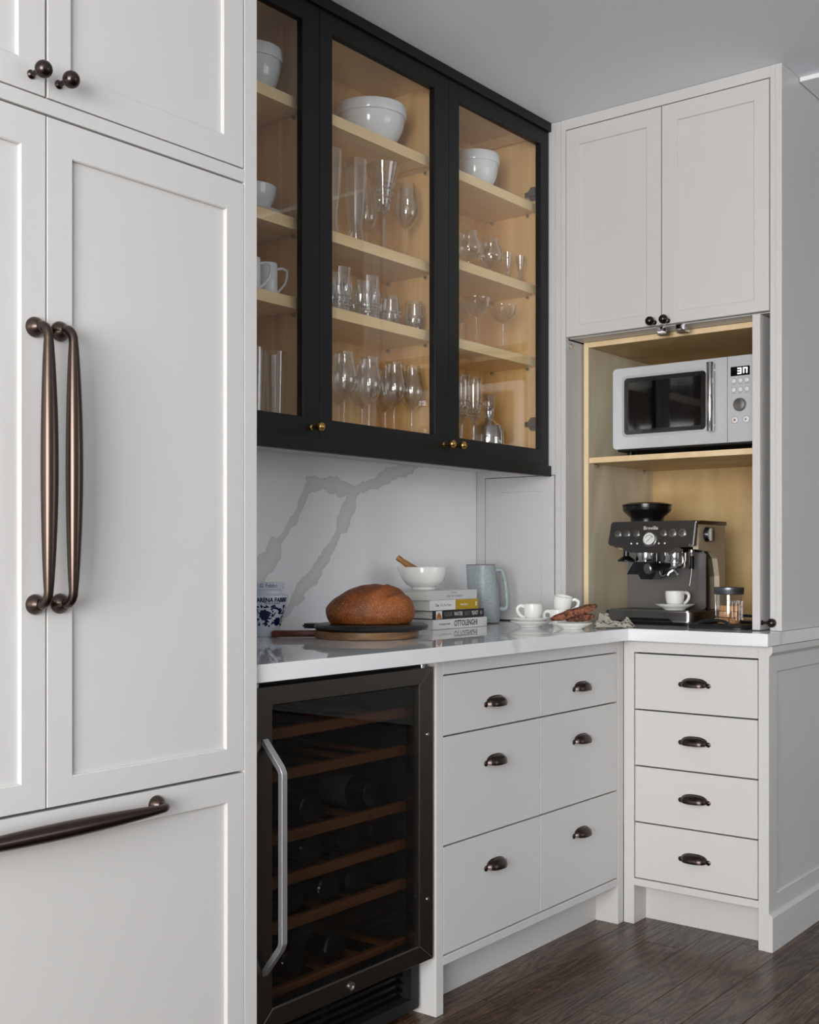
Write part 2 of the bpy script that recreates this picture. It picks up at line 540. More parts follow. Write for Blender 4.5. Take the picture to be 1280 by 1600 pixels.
def smooth_path(pts, n=8):
    """Catmull-Rom through pts"""
    P = [Vector(p) for p in pts]
    P = [P[0] * 2 - P[1]] + P + [P[-1] * 2 - P[-2]]
    out = []
    for i in range(1, len(P) - 2):
        for k in range(n):
            t = k / n
            out.append(0.5 * ((2 * P[i]) + (P[i + 1] - P[i - 1]) * t + (2 * P[i - 1] - 5 * P[i] + 4 * P[i + 1] - P[i + 2]) * t * t + (3 * P[i] - P[i - 1] - 3 * P[i + 1] + P[i + 2]) * t ** 3))
    out.append(P[-2])
    return out

def prism(bm, poly, fn, d0, d1):
    """poly: list of 2D points, fn(a,b,d) -> xyz"""
    A = [bm.verts.new(fn(a, b, d0)) for a, b in poly]
    C_ = [bm.verts.new(fn(a, b, d1)) for a, b in poly]
    n = len(poly)
    bm.faces.new(A)
    bm.faces.new(C_)
    for i in range(n):
        bm.faces.new((A[i], A[(i + 1) % n], C_[(i + 1) % n], C_[i]))
    return bm

def rrect(a0, a1, b0, b1, r, n=5):
    pts = []
    for (ca, cb, s) in ((a1 - r, b1 - r, 0), (a0 + r, b1 - r, 1), (a0 + r, b0 + r, 2), (a1 - r, b0 + r, 3)):
        for k in range(n + 1):
            t = PI / 2 * (s + k / n)
            pts.append((ca + r * math.cos(t), cb + r * math.sin(t)))
    return pts

def rrect4(a0, a1, b0, b1, rs, n=4):
    pts = []
    for (ca, cb, s, r) in ((a1, b1, 0, rs[0]), (a0, b1, 1, rs[1]), (a0, b0, 2, rs[2]), (a1, b0, 3, rs[3])):
        x = ca - r if s in (0, 3) else ca + r
        y = cb - r if s in (0, 1) else cb + r
        for k in range(n + 1):
            t = PI / 2 * (s + k / n)
            pts.append((x + r * math.cos(t), y + r * math.sin(t)))
    return pts

def FA(Y):
    return lambda a, b, d: (a, Y + d, b)       # facing -Y, d goes into the wall

def FB(X):
    return lambda a, b, d: (X + d, a, b)       # facing -X, d goes into the tower

def ring(bm, fn, o, i, d0, d1, bev=0.0):
    """rectangular frame: o=(a0,a1,b0,b1) outer, i inner, from depth d0 to d1; bev chamfers the inner front edge"""
    def loop(r, d):
        return [bm.verts.new(fn(a, b, d)) for a, b in ((r[0], r[2]), (r[1], r[2]), (r[1], r[3]), (r[0], r[3]))]
    ib = (i[0] - bev, i[1] + bev, i[2] - bev, i[3] + bev)
    e = 0.0007
    oe = (o[0] + e, o[1] - e, o[2] + e, o[3] - e)
    l0 = loop(oe, d0)
    l1 = loop(ib, d0)
    l2 = loop(i, d0 + bev)
    l3 = loop(i, d1)
    l4 = loop(o, d1)
    l5 = loop(o, d0 + e)
    seq = [l0, l1] + ([l2] if bev > 0 else []) + [l3, l4, l5, l0]
    for p, q in zip(seq[:-1], seq[1:]):
        for k in range(4):
            try:
                bm.faces.new((p[k], p[(k + 1) % 4], q[(k + 1) % 4], q[k]))
            except ValueError:
                pass
    return bm

def quadpanel(bm, fn, r, d0, d1):
    return prism(bm, [(r[0], r[2]), (r[1], r[2]), (r[1], r[3]), (r[0], r[3])], fn, d0, d1)

def shaker(name, fn, o, i, m, parent, thick=0.022, rec=0.0075, bev=0.002):
    d = part(name, ring(B(), fn, o, i, 0.0, thick, bev), m, parent)
    e = 0.003
    part('panel', quadpanel(B(), fn, (i[0] - e, i[1] + e, i[2] - e, i[3] + e), rec, rec + 0.006), m, d)
    return d

def thing(name, label, cat, loc=(0, 0, 0), group=None, rotz=0.0, world_coords=True):
    o = bpy.data.objects.new(name, None)
    COL.objects.link(o)
    o.empty_display_size = 0.05
    o.location = loc
    o.rotation_euler = (0, 0, rotz)
    tag(o, label, cat, group)
    OFF[o.name] = Vector(loc) if world_coords else Vector((0, 0, 0))
    return o

def tag(o, label, cat, group=None):
    o['label'] = label
    o['category'] = cat
    if group:
        o['group'] = group
    return o

def structure(o):
    o['kind'] = 'structure'
    return o

def text(name, s, size, mtx, m, parent, ext=0.00015, squash=1.0, bend=None, bold=0.0):
    cu = bpy.data.curves.new('txt', 'FONT')
    cu.body = s
    cu.size = size
    cu.align_x = 'CENTER'
    cu.align_y = 'CENTER'
    cu.extrude = ext
    cu.offset = bold
    cu.resolution_u = 3
    to = bpy.data.objects.new('txt', cu)
    COL.objects.link(to)
    me = bpy.data.meshes.new_from_object(to)
    bpy.data.objects.remove(to)
    bpy.data.curves.remove(cu)
    for v in me.vertices:
        v.co.x *= squash
        if bend:
            v.co = bend(v.co)
        else:
            v.co = mtx @ v.co
    return link(name, me, m, parent)

TXT_A = Matrix.Rotation(PI / 2, 4, 'X')                                        # readable, facing -Y, runs along +X
TXT_B = Matrix.Rotation(-PI / 2, 4, 'Z') @ Matrix.Rotation(PI / 2, 4, 'X')       # readable, facing -X, runs along -Y

# ================================================================== THE SETTING
CEIL = 2.588
WALL_Y = 0.640

def wall_with_hole(name, fn, o, h, m, thick):
    bm = B()
    a0, a1, b0, b1 = o
    for r in ((a0, h[0], b0, b1), (h[1], a1, b0, b1), (h[0], h[1], b0, h[2]), (h[0], h[1], h[3], b1)):
        quadpanel(bm, fn, r, 0, thick)
    return structure(part(name, bm, m))

floor = structure(boxo('floor', -5.62, 3.2, -5.3, 0.8, -0.06, -0.012, M['floor_base'], bev=0))
OFF[floor.name] = Vector((0, 0, 0))
structure(boxo('ceiling', -5.62, 3.2, -5.3, 0.8, CEIL, CEIL + 0.06, M['ceiling'], bev=0))
structure(boxo('wall_back', -5.62, 3.2, WALL_Y, 0.8, 0, CEIL, M['wall'], bev=0))
structure(boxo('wall_right', 3.0, 3.2, -5.3, WALL_Y, 0, CEIL, M['wall'], bev=0))
# left wall and front wall, each with a window
LW = (-3.2, -0.7, 0.40, 2.36)
wall_with_hole('wall_left', lambda a, b, d: (-5.5 - d, a, b), (-5.3, WALL_Y, 0, CEIL), LW, M['wall'], 0.12)
FW = (-0.9, 1.7, 0.65, 2.45)
wall_with_hole('wall_front', lambda a, b, d: (a, -5.18 - d, b), (-5.5, 3.0, 0, CEIL), FW, M['wall'], 0.12)

def window(name, fn, r, cols, rows):
    bm = B()
    ring(bm, fn, (r[0], r[1], r[2], r[3]), (r[0] + .07, r[1] - .07, r[2] + .07, r[3] - .07), 0.02, 0.09)
    o = structure(part(name, bm, M['white_trim']))
    OFF[o.name] = Vector((0, 0, 0))
    for k in range(1, cols):
        a = r[0] + (r[1] - r[0]) * k / cols
        part('mullion', quadpanel(B(), fn, (a - .03, a + .03, r[2] + .07, r[3] - .07), 0.03, 0.08), M['white_trim'], o)
    for k in range(1, rows):
        b = r[2] + (r[3] - r[2]) * k / rows
        part('glazing_bar', quadpanel(B(), fn, (r[0] + .07, r[1] - .07, b - .015, b + .015), 0.035, 0.075), M['white_trim'], o)
    return o
window('window_1', lambda a, b, d: (-5.5 - d, a, b), LW, 3, 2)
window('window_2', lambda a, b, d: (a, -5.18 - d, b), FW, 3, 1)

# white board trim on the ceiling beyond the pantry tower
structure(boxo('trim_1', 0.25, 0.98, -3.2, -0.462, CEIL - 0.014, CEIL - 0.0005, M['white_trim'], bev=0.001))

# dark oak planks, each its own board
PW, PL = 0.118, 1.35
plank_me = fin(box(B(), 0.0005, PL - 0.0005, 0.0004, PW - 0.0004, -0.012, 0.0, 0.0012, 1))
plank_me.materials.append(M['plank'])
row = 0
y = 0.10
while y > -2.0:
    x = -3.3 - random.random() * PL
    while x < 1.9:
        if x + PL > -2.6:
            p = bpy.data.objects.new('plank', plank_me)
            COL.objects.link(p)
            p.location = (x, y - PW, 0)
            p.parent = floor
        x += PL
    y -= PW
    row += 1

# ================================================================== FRIDGE SIDE
YF = -0.05
XS, XE = -1.668, -1.634          # right stile of the fridge surround
XC = -2.1205                     # middle seam
XL = -2.575
tall = thing('tall_cabinet', 'pale grey built-in cabinet surround with paired cupboard doors above the refrigerator', 'cabinet', (-2.12, 0.3, 0))
boxo('side_panel', XS, XE, YF, 0.632, 0, CEIL - .001, M['paint'], tall)
boxo('side_panel', XL - .036, XL - .002, YF, 0.632, 0, CEIL - .001, M['paint'], tall)
boxo('rail', XL, XS, YF, 0.0, 1.8665, 1.8915, M['paint'], tall)
boxo('top_rail', XL, XS, YF, 0.0, 2.553, CEIL - .001, M['paint'], tall)
boxo('cupboard_box', XL, XS - .001, YF + .03, 0.62, 1.895, 2.55, M['dark'], tall, bev=0)

def ball_knob(loc, ax, m, parent, r=0.0145, stem=0.022):
    prof = [(0, 0), (0.0075, 0), (0.0075, 0.002), (0.0045, 0.005), (0.0042, stem)]
    for k in range(1, 12):
        t = -PI / 2 + PI * k / 12
        if r * math.cos(t) > 0.0042 or t > 0:
            prof.append((r * math.cos(t), stem + r * 0.9 + r * math.sin(t)))
    prof.append((0, stem + r * 1.9))
    return part('knob', lathe_at(prof, loc, ax, 20, False, False), m, parent, True)

d = shaker('door', FA(YF), (XC + .0025, XS - .003, 1.894, 2.55), (-2.071, -1.724, 1.947, 2.497), M['paint'], tall)
ball_knob((-2.097, YF, 1.922), AX_Y, M['bronze_dark'], d)
d = shaker('door', FA(YF), (XL, XC - .0025, 1.894, 2.55), (-2.522, -2.175, 1.947, 2.497), M['paint'], tall)
ball_knob((-2.15, YF, 1.922), AX_Y, M['bronze_dark'], d)

fr = thing('refrigerator', 'panelled built-in refrigerator with two long bronze pulls over a freezer drawer', 'refrigerator', (-2.12, 0.3, 0))
boxo('body', XL + .002, XS - .002, YF + .03, 0.61, 0.012, 1.863, M['dark'], fr, bev=0)
boxo('kick_plate', XL + .002, XS - .002, YF + .02, YF + .028, 0.0, 0.098, M['paint'], fr)

def appliance_pull(p0, p1, out, parent, r_end=0.0078, r_mid=0.0145):
    """bowed pull with ball rosettes: p0,p1 feet on the door, out = stand-off vector"""
    p0, p1, out = Vector(p0), Vector(p1), Vector(out)
    ax = (p1 - p0).normalized()
    n = 28
    pts = [p0, p0 + out * 0.55]
    rad = [0.0095, 0.0085]
    for k in range(1, 6):
        t = PI / 2 * k / 5
        pts.append(p0 + out * (0.55 + 0.45 * math.sin(t)) + ax * (0.022 * (1 - math.cos(t))))
        rad.append(r_end)
    s = (p0 + out + ax * 0.022)
    e = (p1 + out - ax * 0.022)
    for k in range(1, n):
        t = k / n
        pts.append(s.lerp(e, t) + out.normalized() * 0.0025 * math.sin(PI * t))
        rad.append(r_end + (r_mid - r_end) * math.sin(PI * t) ** 0.8)
    for k in range(0, 6):
        t = PI / 2 * (1 - k / 5)
        pts.append(p1 + out * (0.55 + 0.45 * math.sin(t)) - ax * (0.022 * (1 - math.cos(t))))
        rad.append(r_end)
    pts += [p1]
    rad += [0.0095]
    h = part('handle', tube(B(), pts, rad, 16), M['bronze'], parent, True)
    for p in (p0, p1):
        prof = [(0, 0), (0.0165, 0), (0.0172, 0.003), (0.016, 0.008), (0.0125, 0.014), (0.009, 0.019), (0.0, 0.02)]
        part('rosette', lathe_at(prof, p, AX_Y, 24, False, False), M['bronze'], h, True)
    return h

d = shaker('door', FA(YF), (XC + .0015, XS - .0015, .7125, 1.8625), (-2.068, -1.717, .760, 1.803), M['paint'], fr)
appliance_pull((-2.096, YF, 1.508), (-2.096, YF, 1.052), (0, -.040, 0), d)
d = shaker('door', FA(YF), (XL, XC - .0015, .7125, 1.8625), (-2.523, -2.170, .760, 1.803), M['paint'], fr)
appliance_pull((-2.144, YF, 1.508), (-2.144, YF, 1.052), (0, -.040, 0), d)
d = shaker('drawer', FA(YF), (XL, XS - .0015, .10, .7075), (-2.525, -1.715, .152, .654), M['paint'], fr)
appliance_pull((-1.890, YF, .681), (-2.353, YF, .681), (0, -.040, 0), d)

# ================================================================== BASE CABINETS
def cup_pull(loc, ax_out, parent):
    """bin pull: local x along the drawer, z up, -y outwards; ax_out 'A' (-Y) or 'B' (-X)"""
    bm = B()
    W, H, Pj = 0.041, 0.0215, 0.024
    nu, nv = 18, 8
    g = []
    for a in range(nu + 1):
        s = -1 + 2 * a / nu
        k = max(0.0, 1 - abs(s) ** 2.6) ** 0.5
        rowv = []
        for b in range(nv + 1):
            ph = PI / 2 * 1.12 * b / nv
            yy = -Pj * k * math.sin(ph) ** 0.9
            zz = H * (0.25 + 0.75 * k) * math.cos(ph)
            rowv.append(bm.verts.new((W * s, yy - 0.001, zz)))
        g.append(rowv)
    for a in range(nu):
        for b in range(nv):
            bm.faces.new((g[a][b], g[a + 1][b], g[a + 1][b + 1], g[a][b + 1]))
    bmesh.ops.recalc_face_normals(bm, faces=bm.faces[:])
    bmesh.ops.solidify(bm, geom=bm.faces[:], thickness=0.0018)
    # ears with screw heads, backplate lip
    for s in (-1, 1):
        n0 = len(bm.verts)
        lathe(bm, [(0, 0), (0.0075, 0), (0.0075, 0.002), (0.005, 0.0035), (0.0025, 0.004), (0, 0.004)], 14)
        xf(bm, Matrix.Translation((s * (W + .003), 0, .002)) @ AX_Y, n0)
    tube(bm, [(W * math.cos(PI * k / 20), -0.001, H * (0.25 + 0.75 * max(0.0, 1 - abs(math.cos(PI * k / 20)) ** 2.6) ** 0.5)) for k in range(21)], 0.0018, 6)
    mtx = Matrix.Translation(loc)
    if ax_out == 'B':
        mtx = mtx @ Matrix.Rotation(-PI / 2, 4, 'Z')
    xf(bm, mtx)
    return part('cup_pull', bm, M['bronze_dark'], parent, True, 50)

ca = thing('drawer_base_cabinet', 'six-drawer pale grey base cabinet between wine cooler and corner', 'cabinet', (-0.49, 0.3, 0))
for (x0, x1) in ((-.973, -.943), (-.036, -.001)):
    boxo('side_frame', x0, x1, 0, 0.60, 0, .876, M['paint'], ca)
boxo('top_rail', -.943, -.036, 0, .02, .840, .876, M['paint'], ca)
boxo('bottom_rail', -.943, -.036, 0, .60, .1195, .1415, M['paint'], ca)
boxo('toe_kick', -.943, -.036, .077, .095, 0, .119, M['paint'], ca)
boxo('drawer_box', -.942, -.037, .025, .60, .142, .839, M['dark'], ca, bev=0)
ZA = [(.6885, .8365), (.4158, .6842), (.1455, .4115)]
for (z0, z1), zp in zip(ZA, (.752, .5985, .3255)):
    for (x0, x1, xp) in ((-.941, -.4915, -.712), (-.4885, -.039, -.260)):
        d = boxo('drawer', x0, x1, 0.0005, .0215, z0, z1, M['paint'], ca)
        cup_pull((xp, 0.0005, zp - .006), 'A', d)

cb = thing('drawer_base_cabinet', 'narrow four-drawer pale grey base cabinet under the coffee station', 'cabinet', (0.35, -0.23, 0))
bm = B()
box(bm, 0, .70, -.036, -.001, 0, .876, .0008)
part('side_frame', bm, M['paint'], cb)
bm = B()
box(bm, 0, .70, -.455, -.432, 0, .876, .0008)
part('side_frame', bm, M['paint'], cb)
boxo('top_rail', 0, .02, -.432, -.036, .840, .876, M['paint'], cb)
boxo('bottom_rail', 0, .6, -.432, -.036, .1195, .1415, M['paint'], cb)
boxo('toe_kick', .08, .098, -.432, -.036, 0, .119, M['paint'], cb)
boxo('drawer_box', .025, .68, -.431, -.037, .142, .839, M['dark'], cb, bev=0)
ZB = [.8375, .6635, .4900, .3165, .1430]
for k in range(4):
    d = boxo('drawer', .0005, .0215, -.4295, -.0395, ZB[k + 1] + .0022, ZB[k] - .0022, M['paint'], cb)
    cup_pull((0.0005, -.235, (.752, .578, .405, .228)[k] - .004), 'B', d)
ep = shaker('end_panel', lambda a, b, d: (a, -.463 + d, b), (0.0, .72, .0, .876), (.066, .66, .159, .798), M['paint'], cb, thick=.008, rec=.006, bev=.003)
bm = B()
prism(bm, [(0, 0), (-.011, 0), (-.011, .098), (-.004, .108), (0, .108)], lambda a, b, d: (d, -.463 + a, b), 0.0005, .72)
part('skirting', bm, M['paint'], ep)
bm = B()
prism(bm, [(0, .876), (-.010, .876), (-.010, .858), (-.003, .848), (0, .848)], lambda a, b, d: (d, -.463 + a, b), 0.0005, .72)
part('moulding', bm, M['paint'], ep)

# ================================================================== WORKTOP AND BACKSPLASH
M['counter'] = quartz('counter_quartz', [((-.7, -.1), (-.2, .75), .004), ((.02, -.6), (.35, .2), .006), ((-1.5, .0), (-1.1, .5), .006)], .01, base=(229, 230, 232), vein=(212, 212, 214), rough=0.025, plane='XY', soft=True)
bm = B()
T0, T1 = .8775, .914
poly = [(-1.630, -.035), (-.035, -.035), (-.035, -.473), (.74, -.473), (.74, .629), (-1.630, .629)]
prism(bm, poly, lambda a, b, d: (a, b, d), T0, T1)
bmesh.ops.bevel(bm, geom=bm.edges[:], offset=.0012, segments=2, affect='EDGES')
tag(part('countertop', bm, M['counter']), 'polished white quartz worktop turning the corner above the drawers', 'countertop')

VE = [((-1.03, 1.01), (-.895, 1.150), .030), ((-.895, 1.150), (-.815, 1.24), .014), ((-.815, 1.24), (-.740, 1.345), .012),
      ((-.735, 1.352), (-.63, 1.352), .022), ((-.63, 1.348), (-.545, 1.330), .022), ((-.545, 1.335), (-.40, 1.385), .018),
      ((-.40, 1.385), (-.20, 1.455), .022), ((-.555, 1.320), (-.605, 1.23), .026), ((-.605, 1.23), (-.66, 1.150), .014),
      ((-.66, 1.15), (-.72, 1.09), .016), ((-.72, 1.085), (-.80, 1.02), .024), ((-.80, 1.02), (-.93, .90), .010)]
M['splash'] = quartz('splash_quartz', VE, .02, base=(250, 250, 252), vein=(214, 214, 216), rough=0.16, plane='XZ')
sp = boxo('backsplash', -1.632, .1086, .6315, .6395, .9145, 1.46, M['splash'], bev=.0005)
tag(sp, 'white quartz slab backsplash with broad grey veins behind the worktop', 'backsplash')

# ================================================================== PANTRY TOWER (faces -X)
XT = .109
tw = thing('pantry_tower', 'tall pale grey corner pantry cabinet with open wood-lined coffee station', 'cabinet', (.42, .09, .914))
Z0 = .9145
boxo('side_panel', XT, .74, -.460, -.4415, Z0, CEIL - .001, M['paint'], tw)
boxo('right_stile', XT, XT + .02, -.4413, -.4245, Z0, CEIL - .001, M['paint'], tw)
bm = B()
box(bm, XT, XT + .02, .2715, .2895, Z0, CEIL - .001, .0012)
box(bm, XT + .001, XT + .02, .2905, .3125, Z0, CEIL - .001, .0012)
part('left_stile', bm, M['paint'], tw)
boxo('top_rail', XT, XT + .02, -.4245, .2715, 2.5525, CEIL - .001, M['paint'], tw)
boxo('upper_box', XT + .026, .74, -.4395, .2705, 1.863, 2.586, M['dark'], tw, bev=0)
boxo('soffit', XT + .023, .2175, -.4235, .2705, 1.8605, 1.8628, M['paint'], tw, bev=0)
# upper doors
d = shaker('door', FB(XT), (-.0735, .2695, 1.8635, 2.5495), (-.0225, .2225, 1.9015, 2.4945), M['paint'], tw, rec=.006, bev=.002)
ball_knob((XT, -.052, 1.8725), AX_X, M['bronze_dark'], d)
d = shaker('door', FB(XT), (-.4215, -.0765, 1.8635, 2.5495), (-.3740, -.1285, 1.9015, 2.4945), M['paint'], tw, rec=.006, bev=.002)
ball_knob((XT, -.098, 1.8725), AX_X, M['bronze_dark'], d)
# appliance garage door under the glass cabinet, with its frame
bm = B()
box(bm, XT, XT + .02, .596, .6313, Z0, CEIL - .001, .0008)
box(bm, XT, XT + .02, .3127, .596, 1.4085, CEIL - .001, .0008)
part('corner_frame', bm, M['paint'], tw)
shaker('garage_door', FB(XT), (.3165, .5935, .9185, 1.4065), (.366, .539, .962, 1.356), M['paint'], tw, rec=.004, bev=.0015)
boxo('garage_box', XT + .026, .66, .3135, .6313, Z0, 2.58, M['dark'], tw, bev=0)
# wood lining of the open niche
boxo('lining_side', .22, .70, .247, .2645, Z0, 1.860, M['birch_sheen'], tw, bev=.0005)
boxo('lining_side', .22, .70, -.3725, -.3545, Z0, 1.860, M['birch_x'], tw, bev=.0005)
boxo('lining_back', .70, .718, -.3725, .2645, Z0, 1.860, M['birch_x'], tw, bev=.0005)
boxo('lining_top', .2205, .6995, -.354, .2465, 1.842, 1.8595, M['birch_x'], tw, bev=.0005)
boxo('edge_band', .2182, .2199, .247, .2645, Z0, 1.860, M['birch_edge'], tw, bev=.0003)
boxo('edge_band', .2182, .2199, -.354, .2465, 1.842, 1.8595, M['birch_edge'], tw, bev=.0003)
sh = boxo('shelf', .226, .6995, -.354, .2465, 1.4515, 1.4700, M['birch_x'], tw, bev=.0005)
boxo('edge_band', .2242, .2259, -.354, .2465, 1.4515, 1.4700, M['birch_edge'], sh, bev=.0003)
for x in (.26, .62):
    part('shelf_pin', lathe_at([(0, 0), (.005, 0), (.005, .012), (0, .012)], (x, .247, 1.445), Matrix.Rotation(PI / 2, 4, 'X'), 12), M['chrome'], sh, True)
# pocket doors standing in their slots
pd = boxo('pocket_door', .121, .66, .2720, .2915, .9165, 1.857, M['paint'], tw)
boxo('door_catch', .128, .142, .266, .2719, 1.832, 1.846, M['chrome'], pd)
pd = boxo('pocket_door', .088, .63, -.4005, -.3785, .9165, 1.852, M['paint'], tw)
part('panel', ring(B(), lambda a, b, d: (a, -.4008 + d, b), (.0885, .629, .917, 1.851), (.138, .58, .965, 1.80), -.0008, .0003, .0003), M['paint'], pd)
ball_knob((.103, -.4016, .938), AX_Y, M['bronze_dark'], pd, r=.0135, stem=.018)
for yk in (-.062, -.128):
    bm = B()
    box(bm, .135, .165, yk - .016, yk + .016, 1.838, 1.8625, .001)
    box(bm, .125, .137, yk - .009, yk + .012, 1.846, 1.8625, .001)
    part('door_catch', bm, M['chrome'], tw)

# ================================================================== BLACK GLASS-FRONT CABINET
YD = .335
gc = thing('glass_front_cabinet', 'black three-door glass-front wall cabinet with maple shelves above the worktop', 'cabinet', (-.75, .48, 1.40))
boxo('crown', -1.632, XT - .002, .325, .63, 2.5575, CEIL - .001, M['black'], gc)
boxo('light_rail', -1.632, XT - .002, .325, .345, 1.4035, 1.4385, M['black'], gc)
boxo('bottom_board', -1.632, XT - .002, .3455, .63, 1.4315, 1.4385, M['paint'], gc, bev=0)
boxo('cabinet_floor', -1.632, XT - .002, .358, .63, 1.4387, 1.462, M['maple_x'], gc, bev=0)
boxo('cabinet_top', -1.632, XT - .002, .358, .63, 2.5395, 2.557, M['maple_x'], gc, bev=0)
boxo('back_board', -1.632, XT - .002, .582, .63, 1.4622, 2.5393, M['maple_z'], gc, bev=0)
SEC = [(-1.632, -1.0495), (-1.0125, -.4795), (-.4425, .089)]
for x0, x1 in ((-1.0493, -1.0127), (-.4793, -.4427), (.0892, XT - .002)):
    boxo('partition', x0, x1, .358, .5818, 1.4622, 2.5393, M['maple_z'], gc, bev=.0004)
for si, (x0, x1) in enumerate(SEC):
    for z in ((2.318, 2.006, 1.802), (2.318, 2.006, 1.802), (2.320, 2.045, 1.803))[si]:
        s = boxo('shelf', x0 + .001, x1 - .002, .372, .5815, z - .030, z, M['maple_x'], gc, bev=.0006)
        for yp in (.405, .55):
            part('shelf_clip', lathe_at([(0, 0), (.006, 0), (.006, .006), (.003, .012), (0, .012)], (x1 - .0002, yp, z - .0365), Matrix.Rotation(-PI / 2, 4, 'Y'), 10), M['chrome'], s, True)
DO = [(-1.632, -1.0305, -1.57, -1.0925), (-1.0285, -.4615, -.9785, -.5300), (-.4595, .1055, -.4075, .0560)]
for i, (x0, x1, g0, g1) in enumerate(DO):
    dr = part('door', ring(B(), FA(YD), (x0, x1, 1.4395, 2.5565), (g0, g1, 1.4915, 2.5060), 0, .021, .002), M['black'], gc)
    boxo('pane', g0 - .004, g1 + .004, YD + .010, YD + .0135, 1.4880, 2.5100, M['pane'], dr, bev=0)
    ball_knob(((-1.060, -.487, -.433)[i], YD, 1.4655), AX_Y, M['brass'], dr, r=.0125, stem=.02)
    if i == 2:
        for zc in (2.354, 1.581):
            bm = B()
            prism(bm, [(0, -.022), (.028, -.022), (.04, -.008), (.052, -.008), (.052, .008), (.04, .008), (.028, .022), (0, .022)], lambda a, b, d_: (.0887 - d_, .360 + a, zc + b), 0, .012)
            box(bm, .069, .078, .365, .39, zc - .01, zc + .01, .001)
            part('hinge', bm, M['dark_steel'], dr)

# ================================================================== WINE COOLER
wc = thing('wine_cooler', 'dark stainless wine cooler with tinted glass door under the worktop', 'wine cooler', (-1.285, .3, 0))
WX0, WX1 = -1.586, -.986
def cavity(name, x0, x1, y0, y1, z0, z1, t, m, parent):
    bm = B()
    box(bm, x0, x0 + t, y0, y1, z0, z1)
    box(bm, x1 - t, x1, y0, y1, z0, z1)
    box(bm, x0 + t, x1 - t, y0, y1, z0, z0 + t)
    box(bm, x0 + t, x1 - t, y0, y1, z1 - t, z1)
    box(bm, x0 + t, x1 - t, y1 - t, y1, z0 + t, z1 - t)
    bmesh.ops.remove_doubles(bm, verts=bm.verts[:], dist=1e-5)
    return part(name, bm, m, parent)
cavity('body', WX0 + .004, WX1 - .004, .042, .60, .02, .868, .028, M['dark'], wc)
dr = part('door', ring(B(), FA(0.0), (WX0, WX1, .150, .8625), (-1.538, -1.040, .193, .8215), 0, .040, .003), M['cooler_steel'], wc)
boxo('pane', -1.541, -1.037, .012, .016, .190, .8245, M['dark_pane'], dr, bev=0)
# mitre lines and bolts of the door frame
for (x, z, sx, sz) in ((WX1, .8625, 1, 1), (WX1, .150, 1, -1), (WX0, .8625, -1, 1), (WX0, .150, -1, -1)):
    xi = -1.040 if sx > 0 else -1.538
    zi = .8215 if sz > 0 else .193
    part('mitre_line', tube(B(), [(x - sx * .002, -.0001, z - sz * .002), (xi, -.0001, zi)], .0005, 6), M['steel'], dr)
for z in (.70, .30):
    part('bolt', lathe_at([(0, 0), (.005, 0), (.0045, .0025), (0, .003)], (-1.008, 0, z), AX_Y, 14), M['chrome'], dr, True)
part('lock', lathe_at([(0, 0), (.010, 0), (.010, .003), (.0065, .003), (.0065, .001), (0, .001)], (-1.291, 0, .1685), AX_Y, 20), M['chrome'], dr, True)
part('hinge_pin', lathe_at([(0, 0), (.008, 0), (.008, .006), (0, .006)], (-1.004, .02, .8628), None, 12), M['chrome'], dr, True)
part('hinge_pin', lathe_at([(0, 0), (.008, 0), (.008, .006), (0, .006)], (-1.570, .02, .8628), None, 12), M['chrome'], dr, True)
bm = B()
hp = [(-1.563, 0.001, .752), (-1.563, -.047, .700), (-1.563, -.052, .690), (-1.563, -.052, .345), (-1.563, -.047, .333), (-1.563, 0.001, .272)]
rings = []
for i, p in enumerate(hp):
    p = Vector(p)
    if i in (0, 1):
        n = Vector((0, -.052, -.047)).cross(Vector((1, 0, 0))).normalized()
    nr = (Vector((0, -.6, .72)), Vector((0, -.6, .72)), Vector((0, -1, .1)), Vector((0, -1, -.1)), Vector((0, -.6, -.72)), Vector((0, -.6, -.72)))[i].normalized()
    w = Vector((.008, 0, 0))
    t = nr * .006
    rings.append([bm.verts.new(p - w - t), bm.verts.new(p + w - t), bm.verts.new(p + w + t), bm.verts.new(p - w + t)])
for a, b in zip(rings[:-1], rings[1:]):
    for k in range(4):
        bm.faces.new((a[k], a[(k + 1) % 4], b[(k + 1) % 4], b[k]))
bm.faces.new(rings[0]); bm.faces.new(rings[-1])
bmesh.ops.bevel(bm, geom=bm.edges[:], offset=.0012, segments=2, affect='EDGES')
part('handle', bm, M['handle_steel'], dr)
bm = B()
box(bm, WX0 + .01, WX1 - .01, .078, .10, .0, .145, 0)
gr = part('grille', bm, M['black_plastic'], wc)
for k in range(6):
    bm = B()
    zb = .022 + k * .0195
    prism(bm, [(.0775, zb), (.0775, zb + .011), (.068, zb + .006), (.068, zb)], lambda a, b, d_: (d_, a, b), -1.29, -1.006)
    part('louvre', bm, M['black_plastic'], gr)
    bm = B()
    prism(bm, [(.0775, zb), (.0775, zb + .011), (.068, zb + .006), (.068, zb)], lambda a, b, d_: (d_, a, b), -1.566, -1.31)
    part('louvre', bm, M['black_plastic'], gr)
RZ = [.750, .658, .521, .4275, .330, .188]
for k, z in enumerate(RZ):
    rk = boxo('rack', -1.545, -1.020, .056, .074, z - .012, z + .012, M['rack_wood'], wc, bev=.0025)
    for q in range(5):
        x = -1.50 + q * .109
        boxo('slat', x, x + .022, .0745, .50, z - .010, z + .0005, M['rack_wood'], rk, bev=.001)

